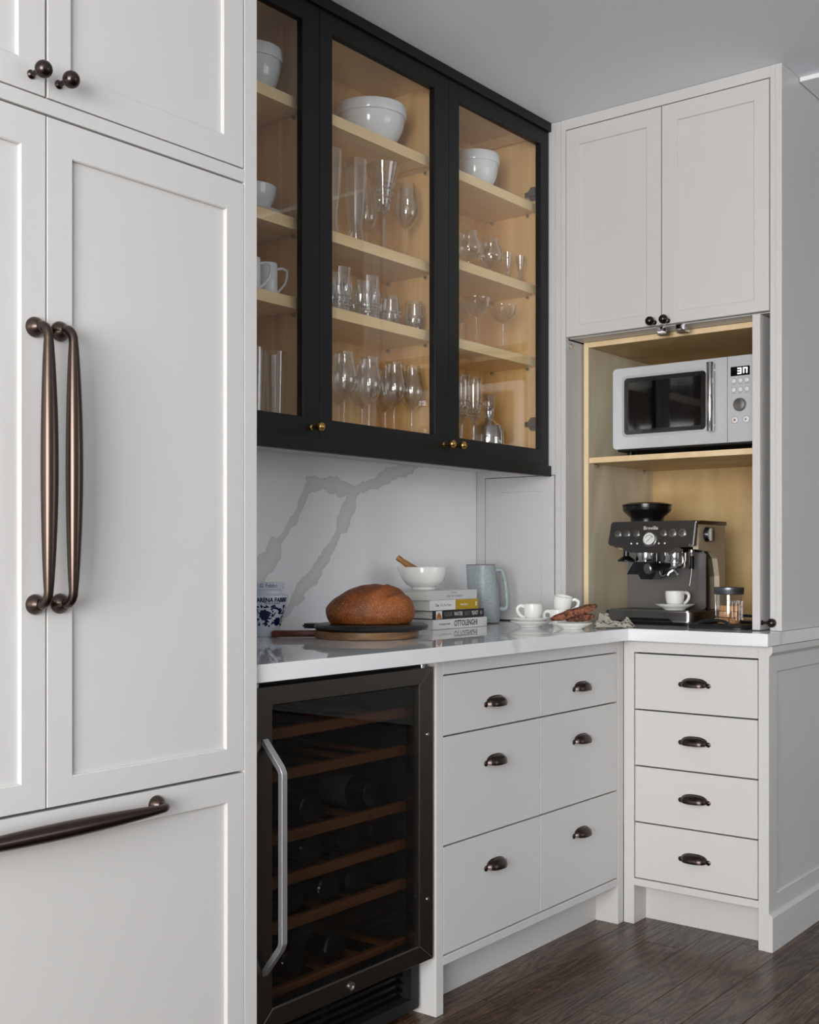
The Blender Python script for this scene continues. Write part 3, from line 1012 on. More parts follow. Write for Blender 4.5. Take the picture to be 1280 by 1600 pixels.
# wine bottles lying on the racks, bases to the front
def bottle_profile():
    return [(0, .004), (.020, .002), (.034, 0), (.0372, .004), (.0372, .18), (.035, .20), (.024, .225), (.0155, .245), (.0142, .255), (.0142, .295), (.0155, .296), (.0155, .303), (.0, .303)]
def wine_bottle(loc, label, group):
    o = thing('wine_bottle', label, 'bottle', loc, group, world_coords=False)
    ax = Matrix.Rotation(-PI / 2, 4, 'X')
    b1 = part('glass_body', xf(lathe(B(), bottle_profile(), 24), ax), M['bottle'], o, True, 35)
    part('label', xf(lathe(B(), [(.0375, .06), (.0376, .0605), (.0376, .145), (.0375, .1455)], 24), ax), M['label_paper'], b1, True)
    part('capsule', xf(lathe(B(), [(.0146, .258), (.0148, .2585), (.0148, .296), (.0162, .2965), (.0162, .3035), (0, .304)], 20), ax), M['foil'], b1, True)
    return o
WB = [(5, -1.247, 'wine bottle on the lowest rack of the cooler, right of its neighbour'),
      (5, -1.390, 'wine bottle on the lowest rack of the cooler, beside the door handle'),
      (4, -1.390, 'leftmost wine bottle on the second rack from the bottom of the cooler'),
      (4, -1.268, 'second wine bottle from the left on the second lowest cooler rack'),
      (4, -1.172, 'third wine bottle from the left on the second lowest cooler rack'),
      (4, -1.068, 'rightmost wine bottle on the second lowest cooler rack'),
      (3, -1.330, 'left wine bottle on the third rack from the bottom of the cooler'),
      (3, -1.200, 'middle wine bottle on the third rack from the bottom of the cooler'),
      (3, -1.085, 'right wine bottle on the third rack from the bottom of the cooler'),
      (2, -1.330, 'left wine bottle on the fourth rack from the bottom of the cooler'),
      (2, -1.110, 'right wine bottle on the fourth rack from the bottom of the cooler')]
for k, x, lb in WB:
    wine_bottle((x, .085, RZ[k] + .0008 + .0378), lb, 'bottles in the wine cooler')

# ================================================================== CROCKERY AND GLASSES IN THE GLASS CABINET
def revolve(name, label, cat, loc, prof, m, group=None, n=40, angle=45):
    o = part(name, lathe(B(), prof, n), m, None, True, angle)
    o.location = loc
    if label:
        tag(o, label, cat, group)
    OFF[o.name] = Vector((0, 0, 0))
    return o

def mixing_bowl(loc, R, H, label, group):
    t = .005
    band = H * .26
    prof = [(0, .0), (R * .42, .0), (R * .45, .004)]
    for k in range(1, 9):
        a = k / 8
        prof.append((R * (.45 + .49 * math.sin(a * PI / 2) ** .9), .004 + (H - band - .004) * a ** 1.25))
    prof += [(R * .985, H - band + .001), (R, H - band + .004), (R, H - .004), (R - .002, H), (R - t, H), (R - t - .002, H - .006)]
    for k in range(7, -1, -1):
        a = k / 8
        prof.append((R * (.43 + .45 * math.sin(a * PI / 2) ** .9), .010 + (H - band - .004) * a ** 1.25))
    prof.append((0, .010))
    return revolve('mixing_bowl', label, 'bowl', loc, prof, M['bowl_ceramic'], group, 48, 50)
G = 'white mixing bowls on the top shelf'
mixing_bowl((-.655, .4755, 2.3185), .1045, .120, 'large white mixing bowl on the top shelf behind the middle glass door', G)
mixing_bowl((-.128, .470, 2.3205), .078, .122, 'white mixing bowl on the top shelf behind the right glass door', G)
mixing_bowl((-1.140, .470, 2.3185), .080, .122, 'white mixing bowl on the top shelf behind the left glass door', G)

# plate with a bowl on it
prof = [(0, .002), (.045, .0), (.05, .001), (.052, .004), (.083, .012), (.085, .014), (.083, .015), (.05, .008), (0, .007)]
revolve('dinner_plate', 'white plate under a bowl behind the left glass door', 'plate', (-1.145, .475, 2.0065), prof, M['bowl_ceramic'], n=40)
prof = [(0, 0), (.03, 0), (.034, .003), (.055, .02), (.068, .05), (.071, .072), (.069, .073), (.065, .05), (.052, .024), (.03, .008), (0, .006)]
revolve('cereal_bowl', 'small white bowl on a plate behind the left glass door', 'bowl', (-1.145, .475, 2.0145), prof, M['bowl_ceramic'], n=40)

def handle_tube(bm, pts, r, n=8, flat=1.0):
    return tube(bm, smooth_path(pts, 6), r, n, True, flat)

def mug(loc, ang, label, group):
    o = thing('mug', label, 'mug', loc, group, ang, False)
    R, H = .027, .082
    part('cup_body', lathe(B(), [(0, .0), (R * .9, 0), (R, .003), (R, H - .001), (R - .001, H), (R - .003, H - .001), (R - .0035, .006), (0, .005)], 32), M['bowl_ceramic'], o, True, 45)
    part('handle', handle_tube(B(), [(R - .001, 0, H - .012), (R + .014, 0, H - .009), (R + .0265, 0, H - .018), (R + .022, 0, H * .45), (R + .008, 0, .018), (R - .001, 0, .010)], .0034), M['bowl_ceramic'], o, True)
    return o
mug((-1.136, .420, 1.8025), math.radians(-30), 'white mug with its handle to the right behind the left glass door', 'white mugs')
mug((-1.205, .412, 1.8025), math.radians(-35), 'white mug half hidden by the refrigerator side panel', 'white mugs')

def glass_thing(name, label, loc, group, spec):
    """spec: list of (part name, profile, material)"""
    o = thing(name, label, 'glass', loc, group, random.random() * 6, False)
    for pn, prof, m, n in spec:
        part(pn, lathe(B(), prof, n), m, o, True, 35)
    return o

def shell(outer, t):
    """outer profile (r,z) bottom->rim; returns closed profile with an inner wall t thick"""
    inner = [(max(0.0, r - t), z if i else z + t) for i, (r, z) in reversed(list(enumerate(outer)))]
    return outer + inner

def wine_glass(H, R, stem, rim=.78, foot=.034):
    bowl = []
    hb = H - stem
    for k in range(13):
        a = k / 12
        if a < .42:
            r = R * math.sin(a / .42 * PI / 2) ** .6
        else:
            q = (a - .42) / .58
            r = R * (1 - (1 - rim) * (q * q * (3 - 2 * q)))
        bowl.append((max(r, .0025), stem + hb * a))
    st = [(0, 0), (foot, 0), (foot, .0015), (foot * .5, .003), (.006, .007), (.0035, .016), (.003, stem * .6), (.0034, stem * .9), (.005, stem), (.0025, stem + .002), (0, stem + .002)]
    return [('bowl', shell(bowl, .0011), M['glass'], 28), ('stem', st, M['glass'], 18)]

def tumbler(H, R, rb, cutfrac):
    base = .010
    wall = shell([(rb, base)] + [(rb + (R - rb) * k / 6, base + (H - base) * k / 6) for k in range(1, 7)], .0018)
    bt = [(0, 0), (rb * .95, 0), (rb, .002), (rb, base), (0, base - .001)]
    return [('wall', wall, M['glass'], 28), ('base', bt, M['thick_glass'], 28)]

def cut_facets(o, H, R0, R1, z0, z1, n, rows, m):
    """wedge cuts standing proud on the wall, joined: far too small to pick apart"""
    bm = B()
    for r_ in range(rows):
        za = z0 + (z1 - z0) * r_ / rows
        zb = z0 + (z1 - z0) * (r_ + 1) / rows
        for k in range(n):
            a = 2 * PI * (k + .5 * (r_ % 2)) / n
            da = PI / n * .92
            def P(ang, z, dr):
                rr = R0 + (R1 - R0) * (z - z0) / max(1e-6, (z1 - z0)) + dr
                return bm.verts.new((rr * math.cos(ang), rr * math.sin(ang), z))
            zm = (za + zb) / 2
            c = P(a, zm, .0032)
            q = [P(a - da, zm, .0003), P(a, za, .0003), P(a + da, zm, .0003), P(a, zb, .0003)]
            for i in range(4):
                bm.faces.new((c, q[i], q[(i + 1) % 4]))
    f = part('cut_pattern', bm, m, o)
    f['kind'] = 'stuff'
    return f

# --- middle section
def pilsner(H=.245):
    out = [(.0285, .018), (.0215, .05), (.0215, .065), (.027, .11), (.033, .18), (.0345, H)]
    return [('wall', shell(out, .0016), M['glass'], 28), ('base', [(0, 0), (.031, 0), (.032, .004), (.0285, .018), (0, .017)], M['thick_glass'], 28)]
glass_thing('beer_glass', 'tall waisted beer glass at the left edge of the middle glass door', (-.872, .440, 2.0065), 'beer glasses', pilsner())
glass_thing('beer_glass', 'tall waisted beer glass beside the cut crystal flute', (-.765, .440, 2.0065), 'beer glasses', pilsner())
glass_thing('wine_glass', 'wine glass standing behind the beer glass on the second shelf', (-.622, .520, 2.0065), 'wine glasses on the second shelf', wine_glass(.215, .033, .085))
glass_thing('wine_glass', 'wine glass right of the cut crystal flute on the second shelf', (-.556, .420, 2.0065), 'wine glasses on the second shelf', wine_glass(.225, .0355, .095))
fl = [(.004, .105), (.0115, .116), (.0205, .155), (.0325, .205), (.0455, .260)]
o = glass_thing('champagne_flute', 'trumpet-shaped cut crystal flute in the middle of the second shelf', (-.655, .428, 2.0065), None,
                [('bowl', shell(fl, .0016), M['glass'], 28), ('stem', [(0, 0), (.034, 0), (.034, .002), (.012, .006), (.0055, .012), (.005, .06), (.006, .105), (0, .107)], M['thick_glass'], 16)])
cut_facets(o, .26, .0130, .0330, .122, .207, 12, 7, M['cut_glass'])

hb = 'cut crystal highball glasses'
for (x, y, lb) in ((-.862, .415, 'cut highball glass at the left edge of the middle shelf'), (-.735, .420, 'cut highball glass between its twin and the short tumblers'),
                   (-.778, .515, 'cut highball glass standing behind its twin near the left edge'), (-.662, .515, 'cut highball glass behind, nearest the short tumblers')):
    o = glass_thing('highball_glass', lb, (x, y, 1.8025), hb, tumbler(.122, .034, .030, .5))
    cut_facets(o, .122, .0308, .0318, .012, .048, 22, 4, M['cut_glass'])
    cut_facets(o, .122, .0318, .0330, .050, .088, 22, 1, M['cut_glass'])
tb = 'short cut tumblers'
def low_tumbler():
    out = [(.0255, .008), (.030, .02), (.0312, .035), (.0295, .06), (.0265, .085)]
    return [('wall', shell(out, .0016), M['glass'], 28), ('base', [(0, 0), (.024, 0), (.0255, .008), (0, .007)], M['thick_glass'], 28)]
for (x, y, lb) in ((-.632, .422, 'short cut tumbler next to the highball glasses'), (-.535, .410, 'short cut tumbler nearest the cabinet partition'), (-.572, .512, 'short cut tumbler standing behind the front two')):
    o = glass_thing('tumbler', lb, (x, y, 1.8025), tb, low_tumbler())
    cut_facets(o, .085, .0262, .0308, .009, .042, 14, 3, M['cut_glass'])
wg = 'large wine glasses on the cabinet floor'
WGL = [(-.842, .415, 'front row wine glass at far left of the cabinet floor'), (-.735, .415, 'second front row wine glass from the left on the cabinet floor'),
       (-.622, .415, 'third front row wine glass from the left on the cabinet floor'), (-.543, .412, 'front row wine glass nearest the partition on the cabinet floor'),
       (-.765, .505, 'back row wine glass at left on the cabinet floor'), (-.660, .505, 'middle back row wine glass on the cabinet floor'), (-.553, .505, 'back row wine glass at right on the cabinet floor')]
for x, y, lb in WGL:
    glass_thing('wine_glass', lb, (x, y, 1.4625), wg, wine_glass(.235, .0385, .105, .70, .037))

# --- right section
def snifter():
    return wine_glass(.125, .043, .032, .66, .030)
glass_thing('brandy_snifter', 'brandy snifter beside the door frame in the right-hand section', (-.222, .432, 2.0455), 'brandy snifters', snifter())
glass_thing('brandy_snifter', 'brandy snifter next to the cordial glasses', (-.100, .432, 2.0455), 'brandy snifters', snifter())
def cordial():
    return [('bowl', shell([(.005, .034), (.009, .045), (.0135, .07), (.0175, .095)], .0014), M['glass'], 20), ('stem', [(0, 0), (.018, 0), (.018, .003), (.006, .006), (.005, .012), (.010, .020), (.005, .028), (.005, .034), (0, .036)], M['thick_glass'], 16)]
glass_thing('cordial_glass', 'tiny cordial glass left of its twin', (-.022, .415, 2.0455), 'cordial glasses', cordial())
glass_thing('cordial_glass', 'tiny cordial glass nearest the upper hinge', (.040, .405, 2.0455), 'cordial glasses', cordial())
def coupe():
    out = [(.003, .098), (.012, .102), (.028, .112), (.040, .128), (.046, .155)]
    return [('bowl', shell(out, .0011), M['glass'], 28), ('stem', [(0, 0), (.033, 0), (.033, .0015), (.008, .005), (.0038, .012), (.0035, .09), (.006, .099), (0, .101)], M['glass'], 16)]
glass_thing('coupe_glass', 'coupe glass at left front of the third shelf', (-.198, .420, 1.8035), 'coupe glasses', coupe())
glass_thing('coupe_glass', 'coupe glass at right of the third shelf', (-.050, .415, 1.8035), 'coupe glasses', coupe())
glass_thing('coupe_glass', 'coupe glass half hidden behind the others', (-.148, .515, 1.8035), 'coupe glasses', coupe())
def cut_flute():
    out = [(.004, .095), (.014, .108), (.022, .14), (.026, .18), (.0262, .24)]
    return [('bowl', shell(out, .0014), M['glass'], 24), ('stem', [(0, 0), (.030, 0), (.030, .002), (.008, .006), (.0045, .012), (.0045, .085), (.007, .095), (0, .097)], M['thick_glass'], 16)]
for (x, lb) in ((-.218, 'cut crystal flute beside the decanter'), (-.285, 'cut crystal flute half hidden by the door frame')):
    o = glass_thing('champagne_flute', lb, (x, .415, 1.4625), 'cut crystal flutes', cut_flute())
    cut_facets(o, .24, .0145, .0255, .110, .165, 14, 5, M['cut_glass'])
dc = thing('decanter', 'squat glass decanter with a drum stopper by the lower hinge', 'decanter', (-.105, .435, 1.4625), None, 0, False)
out = [(.044, .012), (.050, .03), (.050, .075), (.044, .098), (.022, .112), (.0165, .120), (.0165, .150), (.020, .157)]
part('body', lathe(B(), shell(out, .003), 32), M['cut_glass'], dc, True, 35)
part('base', lathe(B(), [(0, 0), (.045, 0), (.047, .003), (.044, .012), (0, .011)], 32), M['thick_glass'], dc, True, 35)
part('stopper', lathe(B(), [(0, .150), (.0125, .150), (.0130, .160), (.0205, .163), (.0205, .196), (.0185, .199), (0, .199)], 28), M['thick_glass'], dc, True, 35)

# --- left section
def tall_glass():
    out = [(.0255, .012), (.028, .10), (.0315, .20)]
    return [('wall', shell(out, .0016), M['glass'], 28), ('base', [(0, 0), (.025, 0), (.0255, .012), (0, .011)], M['thick_glass'], 28)]
glass_thing('tall_glass', 'tall plain tumbler nearest the left door stile', (-1.100, .425, 1.4625), 'tall plain tumblers', tall_glass())
glass_thing('tall_glass', 'tall plain tumbler at the edge of the refrigerator panel', (-1.178, .425, 1.4625), 'tall plain tumblers', tall_glass())
glass_thing('tall_glass', 'tall plain tumbler standing behind the front pair', (-1.098, .515, 1.4625), 'tall plain tumblers', tall_glass())

# ================================================================== MICROWAVE
mw = thing('microwave', 'silver microwave oven on the birch shelf of the pantry niche', 'microwave', (.42, -.085, 1.4705))
MX = .25
bm = B()
box(bm, MX + .024, .60, -.341, .171, 1.4935, 1.7645, .010, 3)
part('housing', bm, M['silver_paint'], mw, True, 35)
for (x, yk) in ((.30, .13), (.30, -.30), (.55, .13), (.55, -.30)):
    part('foot', lathe_at([(0, 0), (.014, 0), (.012, .0235), (0, .0235)], (x, yk, 1.4703), None, 16), M['black_plastic'], mw, True)
bm = B()
box(bm, MX + .022, .59, -.335, .165, 1.4885, 1.4975, .002)
part('underside', bm, M['dark'], mw)
# door: silver slab with rounded outer edges and a rounded black window
bm = B()
prism(bm, rrect4(-.2315, .172, 1.494, 1.765, (.014, .0012, .0012, .014)), FB(MX), 0, .0235)
bmesh.ops.bevel(bm, geom=[e for e in bm.edges if abs(e.verts[0].co.x - e.verts[1].co.x) < 1e-6 and e.verts[0].co.x < MX + .001], offset=.0010, segments=1, affect='EDGES')
dr = part('door', bm, M['silver_paint'], mw, True, 30)
def rframe(bm, fn, a, ra, b, rb, d0a, d0b, d1):
    pa = rrect(*a, ra); pb = rrect(*b, rb)
    rings = [[bm.verts.new(fn(u, v, dd)) for u, v in pp] for pp, dd in ((pa, d0a), (pb, d0b), (pb, d1))]
    for p, q in zip(rings[:-1], rings[1:]):
        n = len(p)
        for k in range(n):
            bm.faces.new((p[k], p[(k + 1) % n], q[(k + 1) % n], q[k]))
    return bm
part('window_bezel', rframe(B(), FB(MX), (-.171, .137, 1.5325, 1.7375), .016, (-.1625, .128, 1.541, 1.729), .013, -.0004, -.003, .001), M['silver_paint'], dr, True, 60)
part('window_border', prism(B(), rrect(-.1625, .128, 1.541, 1.729, .013), FB(MX), -.0016, .001), M['black_plastic'], dr)
part('window', prism(B(), rrect(-.145, .112, 1.556, 1.714, .005), FB(MX), -.0021, -.0012), M['screen'], dr)
hb_ = part('handle', lathe_at([(0, 0), (.0110, 0), (.0115, .001), (.0115, .217), (.0110, .218), (0, .218)], (MX - .026, -.186, 1.531), None, 20), M['chrome'], dr, True, 35)
for z in (1.552, 1.728):
    part('post', tube(B(), [(MX - .020, -.186, z), (MX + .002, -.186, z)], .005, 10), M['chrome'], hb_, True)
bm = B()
prism(bm, rrect4(-.341, -.2330, 1.494, 1.765, (.0012, .014, .014, .0012)), FB(MX), 0, .0235)
bmesh.ops.bevel(bm, geom=[e for e in bm.edges if abs(e.verts[0].co.x - e.verts[1].co.x) < 1e-6 and e.verts[0].co.x < MX + .001], offset=.0010, segments=1, affect='EDGES')
cp = part('control_panel', bm, M['silver_paint'], mw, True, 30)
part('fascia', prism(B(), rrect(-.316, -.2395, 1.534, 1.737, .004), FB(MX), -.001, .001), M['silver_paint'], cp)
ds = part('display', prism(B(), rrect(-.3065, -.2440, 1.7015, 1.7305, .002), FB(MX), -.0016, 0), M['screen'], cp)
def seg(a0, a1, b0, b1):
    part('digit_segment', prism(B(), [(a0, b0), (a1, b0), (a1, b1), (a0, b1)], FB(MX), -.0022, -.0017), M['digit'], ds)
# 3 (left digit) and the lit upper strokes of the right digit
for b in (1.7085, 1.7165, 1.7245):
    seg(-.2790, -.2665, b - .0016, b + .0016)
seg(-.2795, -.2762, 1.7085, 1.7165); seg(-.2795, -.2762, 1.7165, 1.7245)
seg(-.2985, -.2850, 1.7229, 1.7261); seg(-.2883, -.2850, 1.7080, 1.7245); seg(-.2985, -.2952, 1.7080, 1.7245)
def mw_button(y_, z_, r, nm='button'):
    b_ = part(nm, lathe_at([(0, 0), (r, 0), (r, .0014), (r - .001, .0022), (0, .0024)], (MX - .0008, y_, z_), AX_X, 20, False, False), M['print_white'], cp, True, 40)
    part('rim', lathe_at([(r, 0), (r + .0012, 0), (r + .0012, .0008), (r, .0008)], (MX - .0008, y_, z_), AX_X, 20, False, False), M['print_grey'], b_, True)
    return b_
for z_ in (1.686, 1.6585):
    for y_ in (-.254, -.2755, -.297):
        b_ = mw_button(y_, z_, .0075)
        part('legend', prism(B(), [(y_ - .006, z_ - .0115), (y_ + .006, z_ - .0115), (y_ + .006, z_ - .0105), (y_ - .006, z_ - .0105)], FB(MX), -.0013, -.0009), M['print_grey'], b_)
dl = part('dial', lathe_at([(0, 0), (.0195, 0), (.0195, .009), (.018, .0110), (.010, .0122), (0, .0126)], (MX - .0008, -.2745, 1.6105), AX_X, 32, False, False), M['steel'], cp, True, 35)
part('dial_ring', lathe_at([(.0195, 0), (.0215, 0), (.0215, .0012), (.0195, .0012)], (MX - .0008, -.2745, 1.6105), AX_X, 32, False, False), M['print_grey'], dl, True)
b_ = mw_button(-.2575, 1.5635, .0105)
part('stop_mark', prism(B(), [(-.2602, 1.5608), (-.2548, 1.5608), (-.2548, 1.5662), (-.2602, 1.5662)], FB(MX), -.0036, -.0031), M['red'], b_)
b_ = mw_button(-.2945, 1.5635, .0105)
part('start_mark', prism(B(), [(-.2920, 1.5600), (-.2975, 1.5635), (-.2920, 1.5670)], FB(MX), -.0036, -.0031), M['print'], b_)

# ================================================================== ESPRESSO MACHINE
em = thing('espresso_machine', 'dark stainless espresso machine with bean hopper on the worktop', 'coffee machine', (.33, 0.01, .9145))
FX = .20
Z = .9145
# base with drip tray
bm = B()
prism(bm, rrect(.170, .445, -.150, .163, .022), lambda a, b, d_: (a, b, d_), Z + .012, .959)
bmesh.ops.bevel(bm, geom=[e for e in bm.edges if abs(e.verts[0].co.z - e.verts[1].co.z) < 1e-6], offset=.002, segments=2, affect='EDGES')
bs = part('base', bm, M['black_steel'], em, True, 35)
bm = B()
prism(bm, rrect(.178, .440, -.143, .156, .018), lambda a, b, d_: (a, b, d_), Z, Z + .0125)
part('foot_skirt', bm, M['black_plastic'], bs)
part('front_scoop', prism(B(), [(-.085, .9275), (-.070, .937), (.085, .937), (.085, .9275)], FB(.1694), 0, .004), M['black_plastic'], bs)
tr = part('drip_grid', prism(B(), rrect(.182, .315, -.135, .148, .012), lambda a, b, d_: (a, b, d_), .9592, .9625), M['dark_steel'], bs)
for k in range(14):
    yk = .136 - k * .0203
    boxo('slot', .192, .305, yk - .0035, yk + .0035, .9622, .9628, M['dark'], tr, bev=0)
# body column and splash back
bm = B()
prism(bm, rrect(.318, .4355, -.128, .141, .012), lambda a, b, d_: (a, b, d_), .9595, 1.165)
cl = part('column', bm, M['black_plastic'], em, True, 35)
bm = B()
prism(bm, rrect(-.132, .150, .9632, 1.150, .012), FB(.3145), 0, .003)
bmesh.ops.bevel(bm, geom=[e for e in bm.edges if abs(e.verts[0].co.x - e.verts[1].co.x) < 1e-6 and e.verts[0].co.x < .3155], offset=.0012, segments=2, affect='EDGES')
part('splash_plate', bm, M['dark_steel'], cl, True, 35)
# side panel, C-shaped, as on the right-hand side
for (y0, y1) in ((-.1462, -.1285), (.1415, .1592)):
    bm = B()
    po = [(.225 if y0 < 0 else .27, 1.158), (.335, 1.150), (.370, 1.128), (.388, 1.07), (.392, .962), (.4355, .962), (.4355, 1.238), (.225 if y0 < 0 else .27, 1.238)]
    prism(bm, po, lambda a, b, d_: (a, d_, b), y0, y1)
    part('side_panel', bm, M['side_steel_tint'], em)
bm = B()
prism(bm, rrect(.436, .456, -.140, .153, .008), lambda a, b, d_: (a, b, d_), .93, 1.238)
part('water_tank', bm, M['black_steel'], em, True, 35)
# head with sloping control fascia
bm = B()
prism(bm, [(.218, 1.243), (.225, 1.249), (.452, 1.249), (.456, 1.242), (.456, 1.2385), (.240, 1.2385), (.240, 1.168), (.206, 1.165), (.196, 1.172)], lambda a, b, d_: (a, d_, b), -.128, .141)
hd = part('head', bm, M['dark_steel'], em)
bm = B()
prism(bm, rrect(.222, .458, -.1470, .1605, .012), lambda a, b, d_: (a, b, d_), 1.2388, 1.2505)
bmesh.ops.bevel(bm, geom=[e for e in bm.edges if min(e.verts[0].co.z, e.verts[1].co.z) > 1.25], offset=.004, segments=2, affect='EDGES')
part('top_tray', bm, M['black_steel'], hd, True, 35)
# fascia outline, dipping in the middle
po = [(.154, 1.249), (.158, 1.243), (.161, 1.180), (.154, 1.172), (.108, 1.166), (.084, 1.148), (-.058, 1.148), (-.084, 1.168), (-.128, 1.166), (-.136, 1.176), (-.140, 1.243), (-.136, 1.249)]
def FS(off=0.0):
    return lambda a, b, d_: (.196 + (b - 1.165) * .24 + d_ + off, a, b)
bm = B()
prism(bm, po, FS(), -.004, .012)
bmesh.ops.bevel(bm, geom=[e for e in bm.edges if abs((e.verts[0].co.x - .24 * e.verts[0].co.z) - (e.verts[1].co.x - .24 * e.verts[1].co.z)) < 1e-5 and (e.verts[0].co.x - .24 * e.verts[0].co.z) < .196 - 1.165 * .24], offset=.0025, segments=2, affect='EDGES')
fa = part('fascia', bm, M['black_steel'], hd, True, 30)
tilt = Matrix.Rotation(math.atan(.24), 4, 'Y')
def on_fascia(y_, z_, out=.0042):
    return (.196 + (z_ - 1.165) * .24 - out, y_, z_)
part('corner_post', tube(B(), [(.2185, -.140, 1.243), (.200, -.140, 1.170)], .0085, 14), M['steel'], hd, True)
def disc(name, y_, z_, prof, m, n=28):
    bm = B()
    lathe(bm, prof, n)
    return part(name, xf(bm, Matrix.Translation(on_fascia(y_, z_)) @ tilt @ AX_X), m, fa, True, 40)
gz = disc('pressure_gauge', .010, 1.1915, [(0, 0), (.0245, 0), (.0250, .004), (.0225, .0065), (.0205, .0065), (.0200, .004), (0, .004)], M['chrome'])
bm = B(); lathe(bm, [(0, .0042), (.0198, .0042), (.0198, .0046), (0, .0048)], 28)
part('gauge_face', xf(bm, Matrix.Translation(on_fascia(.010, 1.1915)) @ tilt @ AX_X), M['print_white'], gz)
part('needle', tube(B(), [on_fascia(.018, 1.182, .0094), on_fascia(.001, 1.200, .0094)], .0007, 6), M['print'], gz)
bm = B()
tube(bm, [on_fascia(.010 + .0135 * math.cos(t), 1.1915 + .0135 * math.sin(t), .0092) for t in [math.radians(20 + 14 * k) for k in range(11)]], .0008, 6)
part('gauge_scale', bm, M['print'], gz)
for y_ in (.127, .095, .060, -.036, -.069, -.103):
    bt = disc('button', y_, 1.2105, [(0, 0), (.0105, 0), (.0105, .0022), (.0085, .003), (0, .003)], M['dark_steel'], 24)
    bm = B(); lathe(bm, [(.0105, 0), (.0128, 0), (.0128, .0012), (.0105, .0012)], 24)
    part('button_ring', xf(bm, Matrix.Translation(on_fascia(y_, 1.2105)) @ tilt @ AX_X), M['chrome'], bt, True)
for y_ in (.074, .053, -.024, -.045):
    disc('indicator', y_, 1.1775, [(0, 0), (.0032, 0), (.003, .001), (0, .0014)], M['print_white'], 12)
text('brand_name', 'Breville', .0175, Matrix.Translation(on_fascia(.010, 1.2275, .0043)) @ tilt @ TXT_B, M['print_white'], fa)
part('grind_lever', prism(B(), [(-.062, 1.148), (-.092, 1.166), (-.112, 1.157), (-.108, 1.150), (-.090, 1.150), (-.070, 1.140)], FS(-.012), -.004, .008), M['steel'], fa)
# hopper
hc = (.335, .088, 0)
prof = [(0, 1.250), (.055, 1.250), (.055, 1.262), (.057, 1.268), (.079, 1.288), (.081, 1.292), (.0815, 1.305), (.079, 1.306), (.083, 1.3065), (.083, 1.3105), (.060, 1.3165), (0, 1.318)]
part('bean_hopper', lathe(B(), prof, 40, hc), M['black_plastic'], em, True, 30)
# side knob for steam
kb = part('steam_knob', lathe_at([(0, 0), (.024, 0), (.024, .004), (.020, .014), (0, .015)], (.285, -.1464, 1.206), AX_Y, 24, False, False), M['black_plastic'], em, True, 35)
boxo('knob_grip', .2785, .2915, -.172, -.159, 1.184, 1.228, M['steel'], kb, bev=.002)
# tamper, grinder cradle, group head
tp = part('tamper', lathe_at([(0, 1.119), (.028, 1.119), (.0285, 1.124), (.020, 1.130), (.010, 1.137), (.009, 1.158), (0, 1.158)], (.232, .112, 0), None, 24, False, False), M['black_plastic'], em, True, 35)
part('tamper_base', lathe_at([(0, 1.1165), (.026, 1.1165), (.027, 1.1195), (0, 1.1195)], (.232, .112, 0), None, 24, False, False), M['chrome'], tp, True)
part('grinder_outlet', lathe_at([(0, 1.118), (.034, 1.118), (.035, 1.122), (.035, 1.147), (0, 1.147)], (.255, .050, 0), None, 28, False, False), M['chrome'], em, True, 35)
gh = part('group_head', lathe_at([(0, 1.118), (.035, 1.118), (.036, 1.122), (.036, 1.147), (0, 1.147)], (.255, -.052, 0), None, 28, False, False), M['chrome'], em, True, 35)
# grinder cradle below the outlet
bm = B()
prism(bm, [(.112, 1.076), (.098, 1.098), (.085, 1.1175), (.012, 1.1175), (.005, 1.082), (.018, 1.060), (.060, 1.060), (.070, 1.076)], FB(.235), 0, .05)
part('grinder_cradle', bm, M['black_plastic'], em)
# portafilter
pf = part('portafilter', lathe_at([(0, 1.098), (.030, 1.098), (.033, 1.103), (.033, 1.1178), (0, 1.1178)], (.255, -.052, 0), None, 24, False, False), M['chrome'], em, True, 35)
bm = B()
tube(bm, [(.228, -.046, 1.107), (.205, -.036, 1.104), (.185, -.026, 1.101), (.148, -.012, 1.096)], [.009, .011, .0135, .0165], 14)
part('handle', bm, M['black_plastic'], pf, True, 40)
bm = B()
lathe(bm, [(0, 0), (.0165, 0), (.0172, .002), (.0172, .006), (.015, .008), (0, .0083)], 24)
dirv = Vector((-.037, .014, -.005)).normalized()
part('handle_cap', xf(bm, Matrix.Translation((.148, -.012, 1.096)) @ dirv.to_track_quat('Z', 'Y').to_matrix().to_4x4()), M['steel'], pf, True, 35)
bm = B()
for s in (-1, 1):
    tube(bm, smooth_path([(.250, -.052, 1.098), (.246, -.052 + s * .004, 1.090), (.242, -.052 + s * .014, 1.082), (.240, -.052 + s * .018, 1.074)], 4), .0045, 8)
part('spout', bm, M['chrome'], pf, True)
part('hot_water_pipe', tube(B(), smooth_path([(.238, -.006, 1.118), (.232, -.010, 1.085), (.228, -.020, 1.072), (.226, -.034, 1.078)], 5), .0025, 8), M['chrome'], em, True)
st = part('steam_wand', tube(B(), smooth_path([(.250, -.112, 1.150), (.244, -.116, 1.120), (.236, -.118, 1.085), (.226, -.116, 1.040)], 6), [.0048] * 10 + [.0036] * 9, 10), M['chrome'], em, True)
part('wand_grip', tube(B(), [(.2475, -.1135, 1.135), (.2385, -.1175, 1.095)], .0085, 12), M['black_plastic'], st, True)
part('wand_joint', lathe_at([(0, 0), (.009, 0), (.010, .006), (.009, .012), (0, .012)], (.250, -.112, 1.146), None, 16), M['chrome'], st, True)
# hollow handle of the tamp shelf seen right of the group
bm = B()
tube(bm, smooth_path([(.228, -.090, 1.150), (.224, -.094, 1.120), (.224, -.086, 1.108), (.228, -.076, 1.106)], 5), .003, 8)
part('cradle_wire', bm, M['chrome'], em, True)

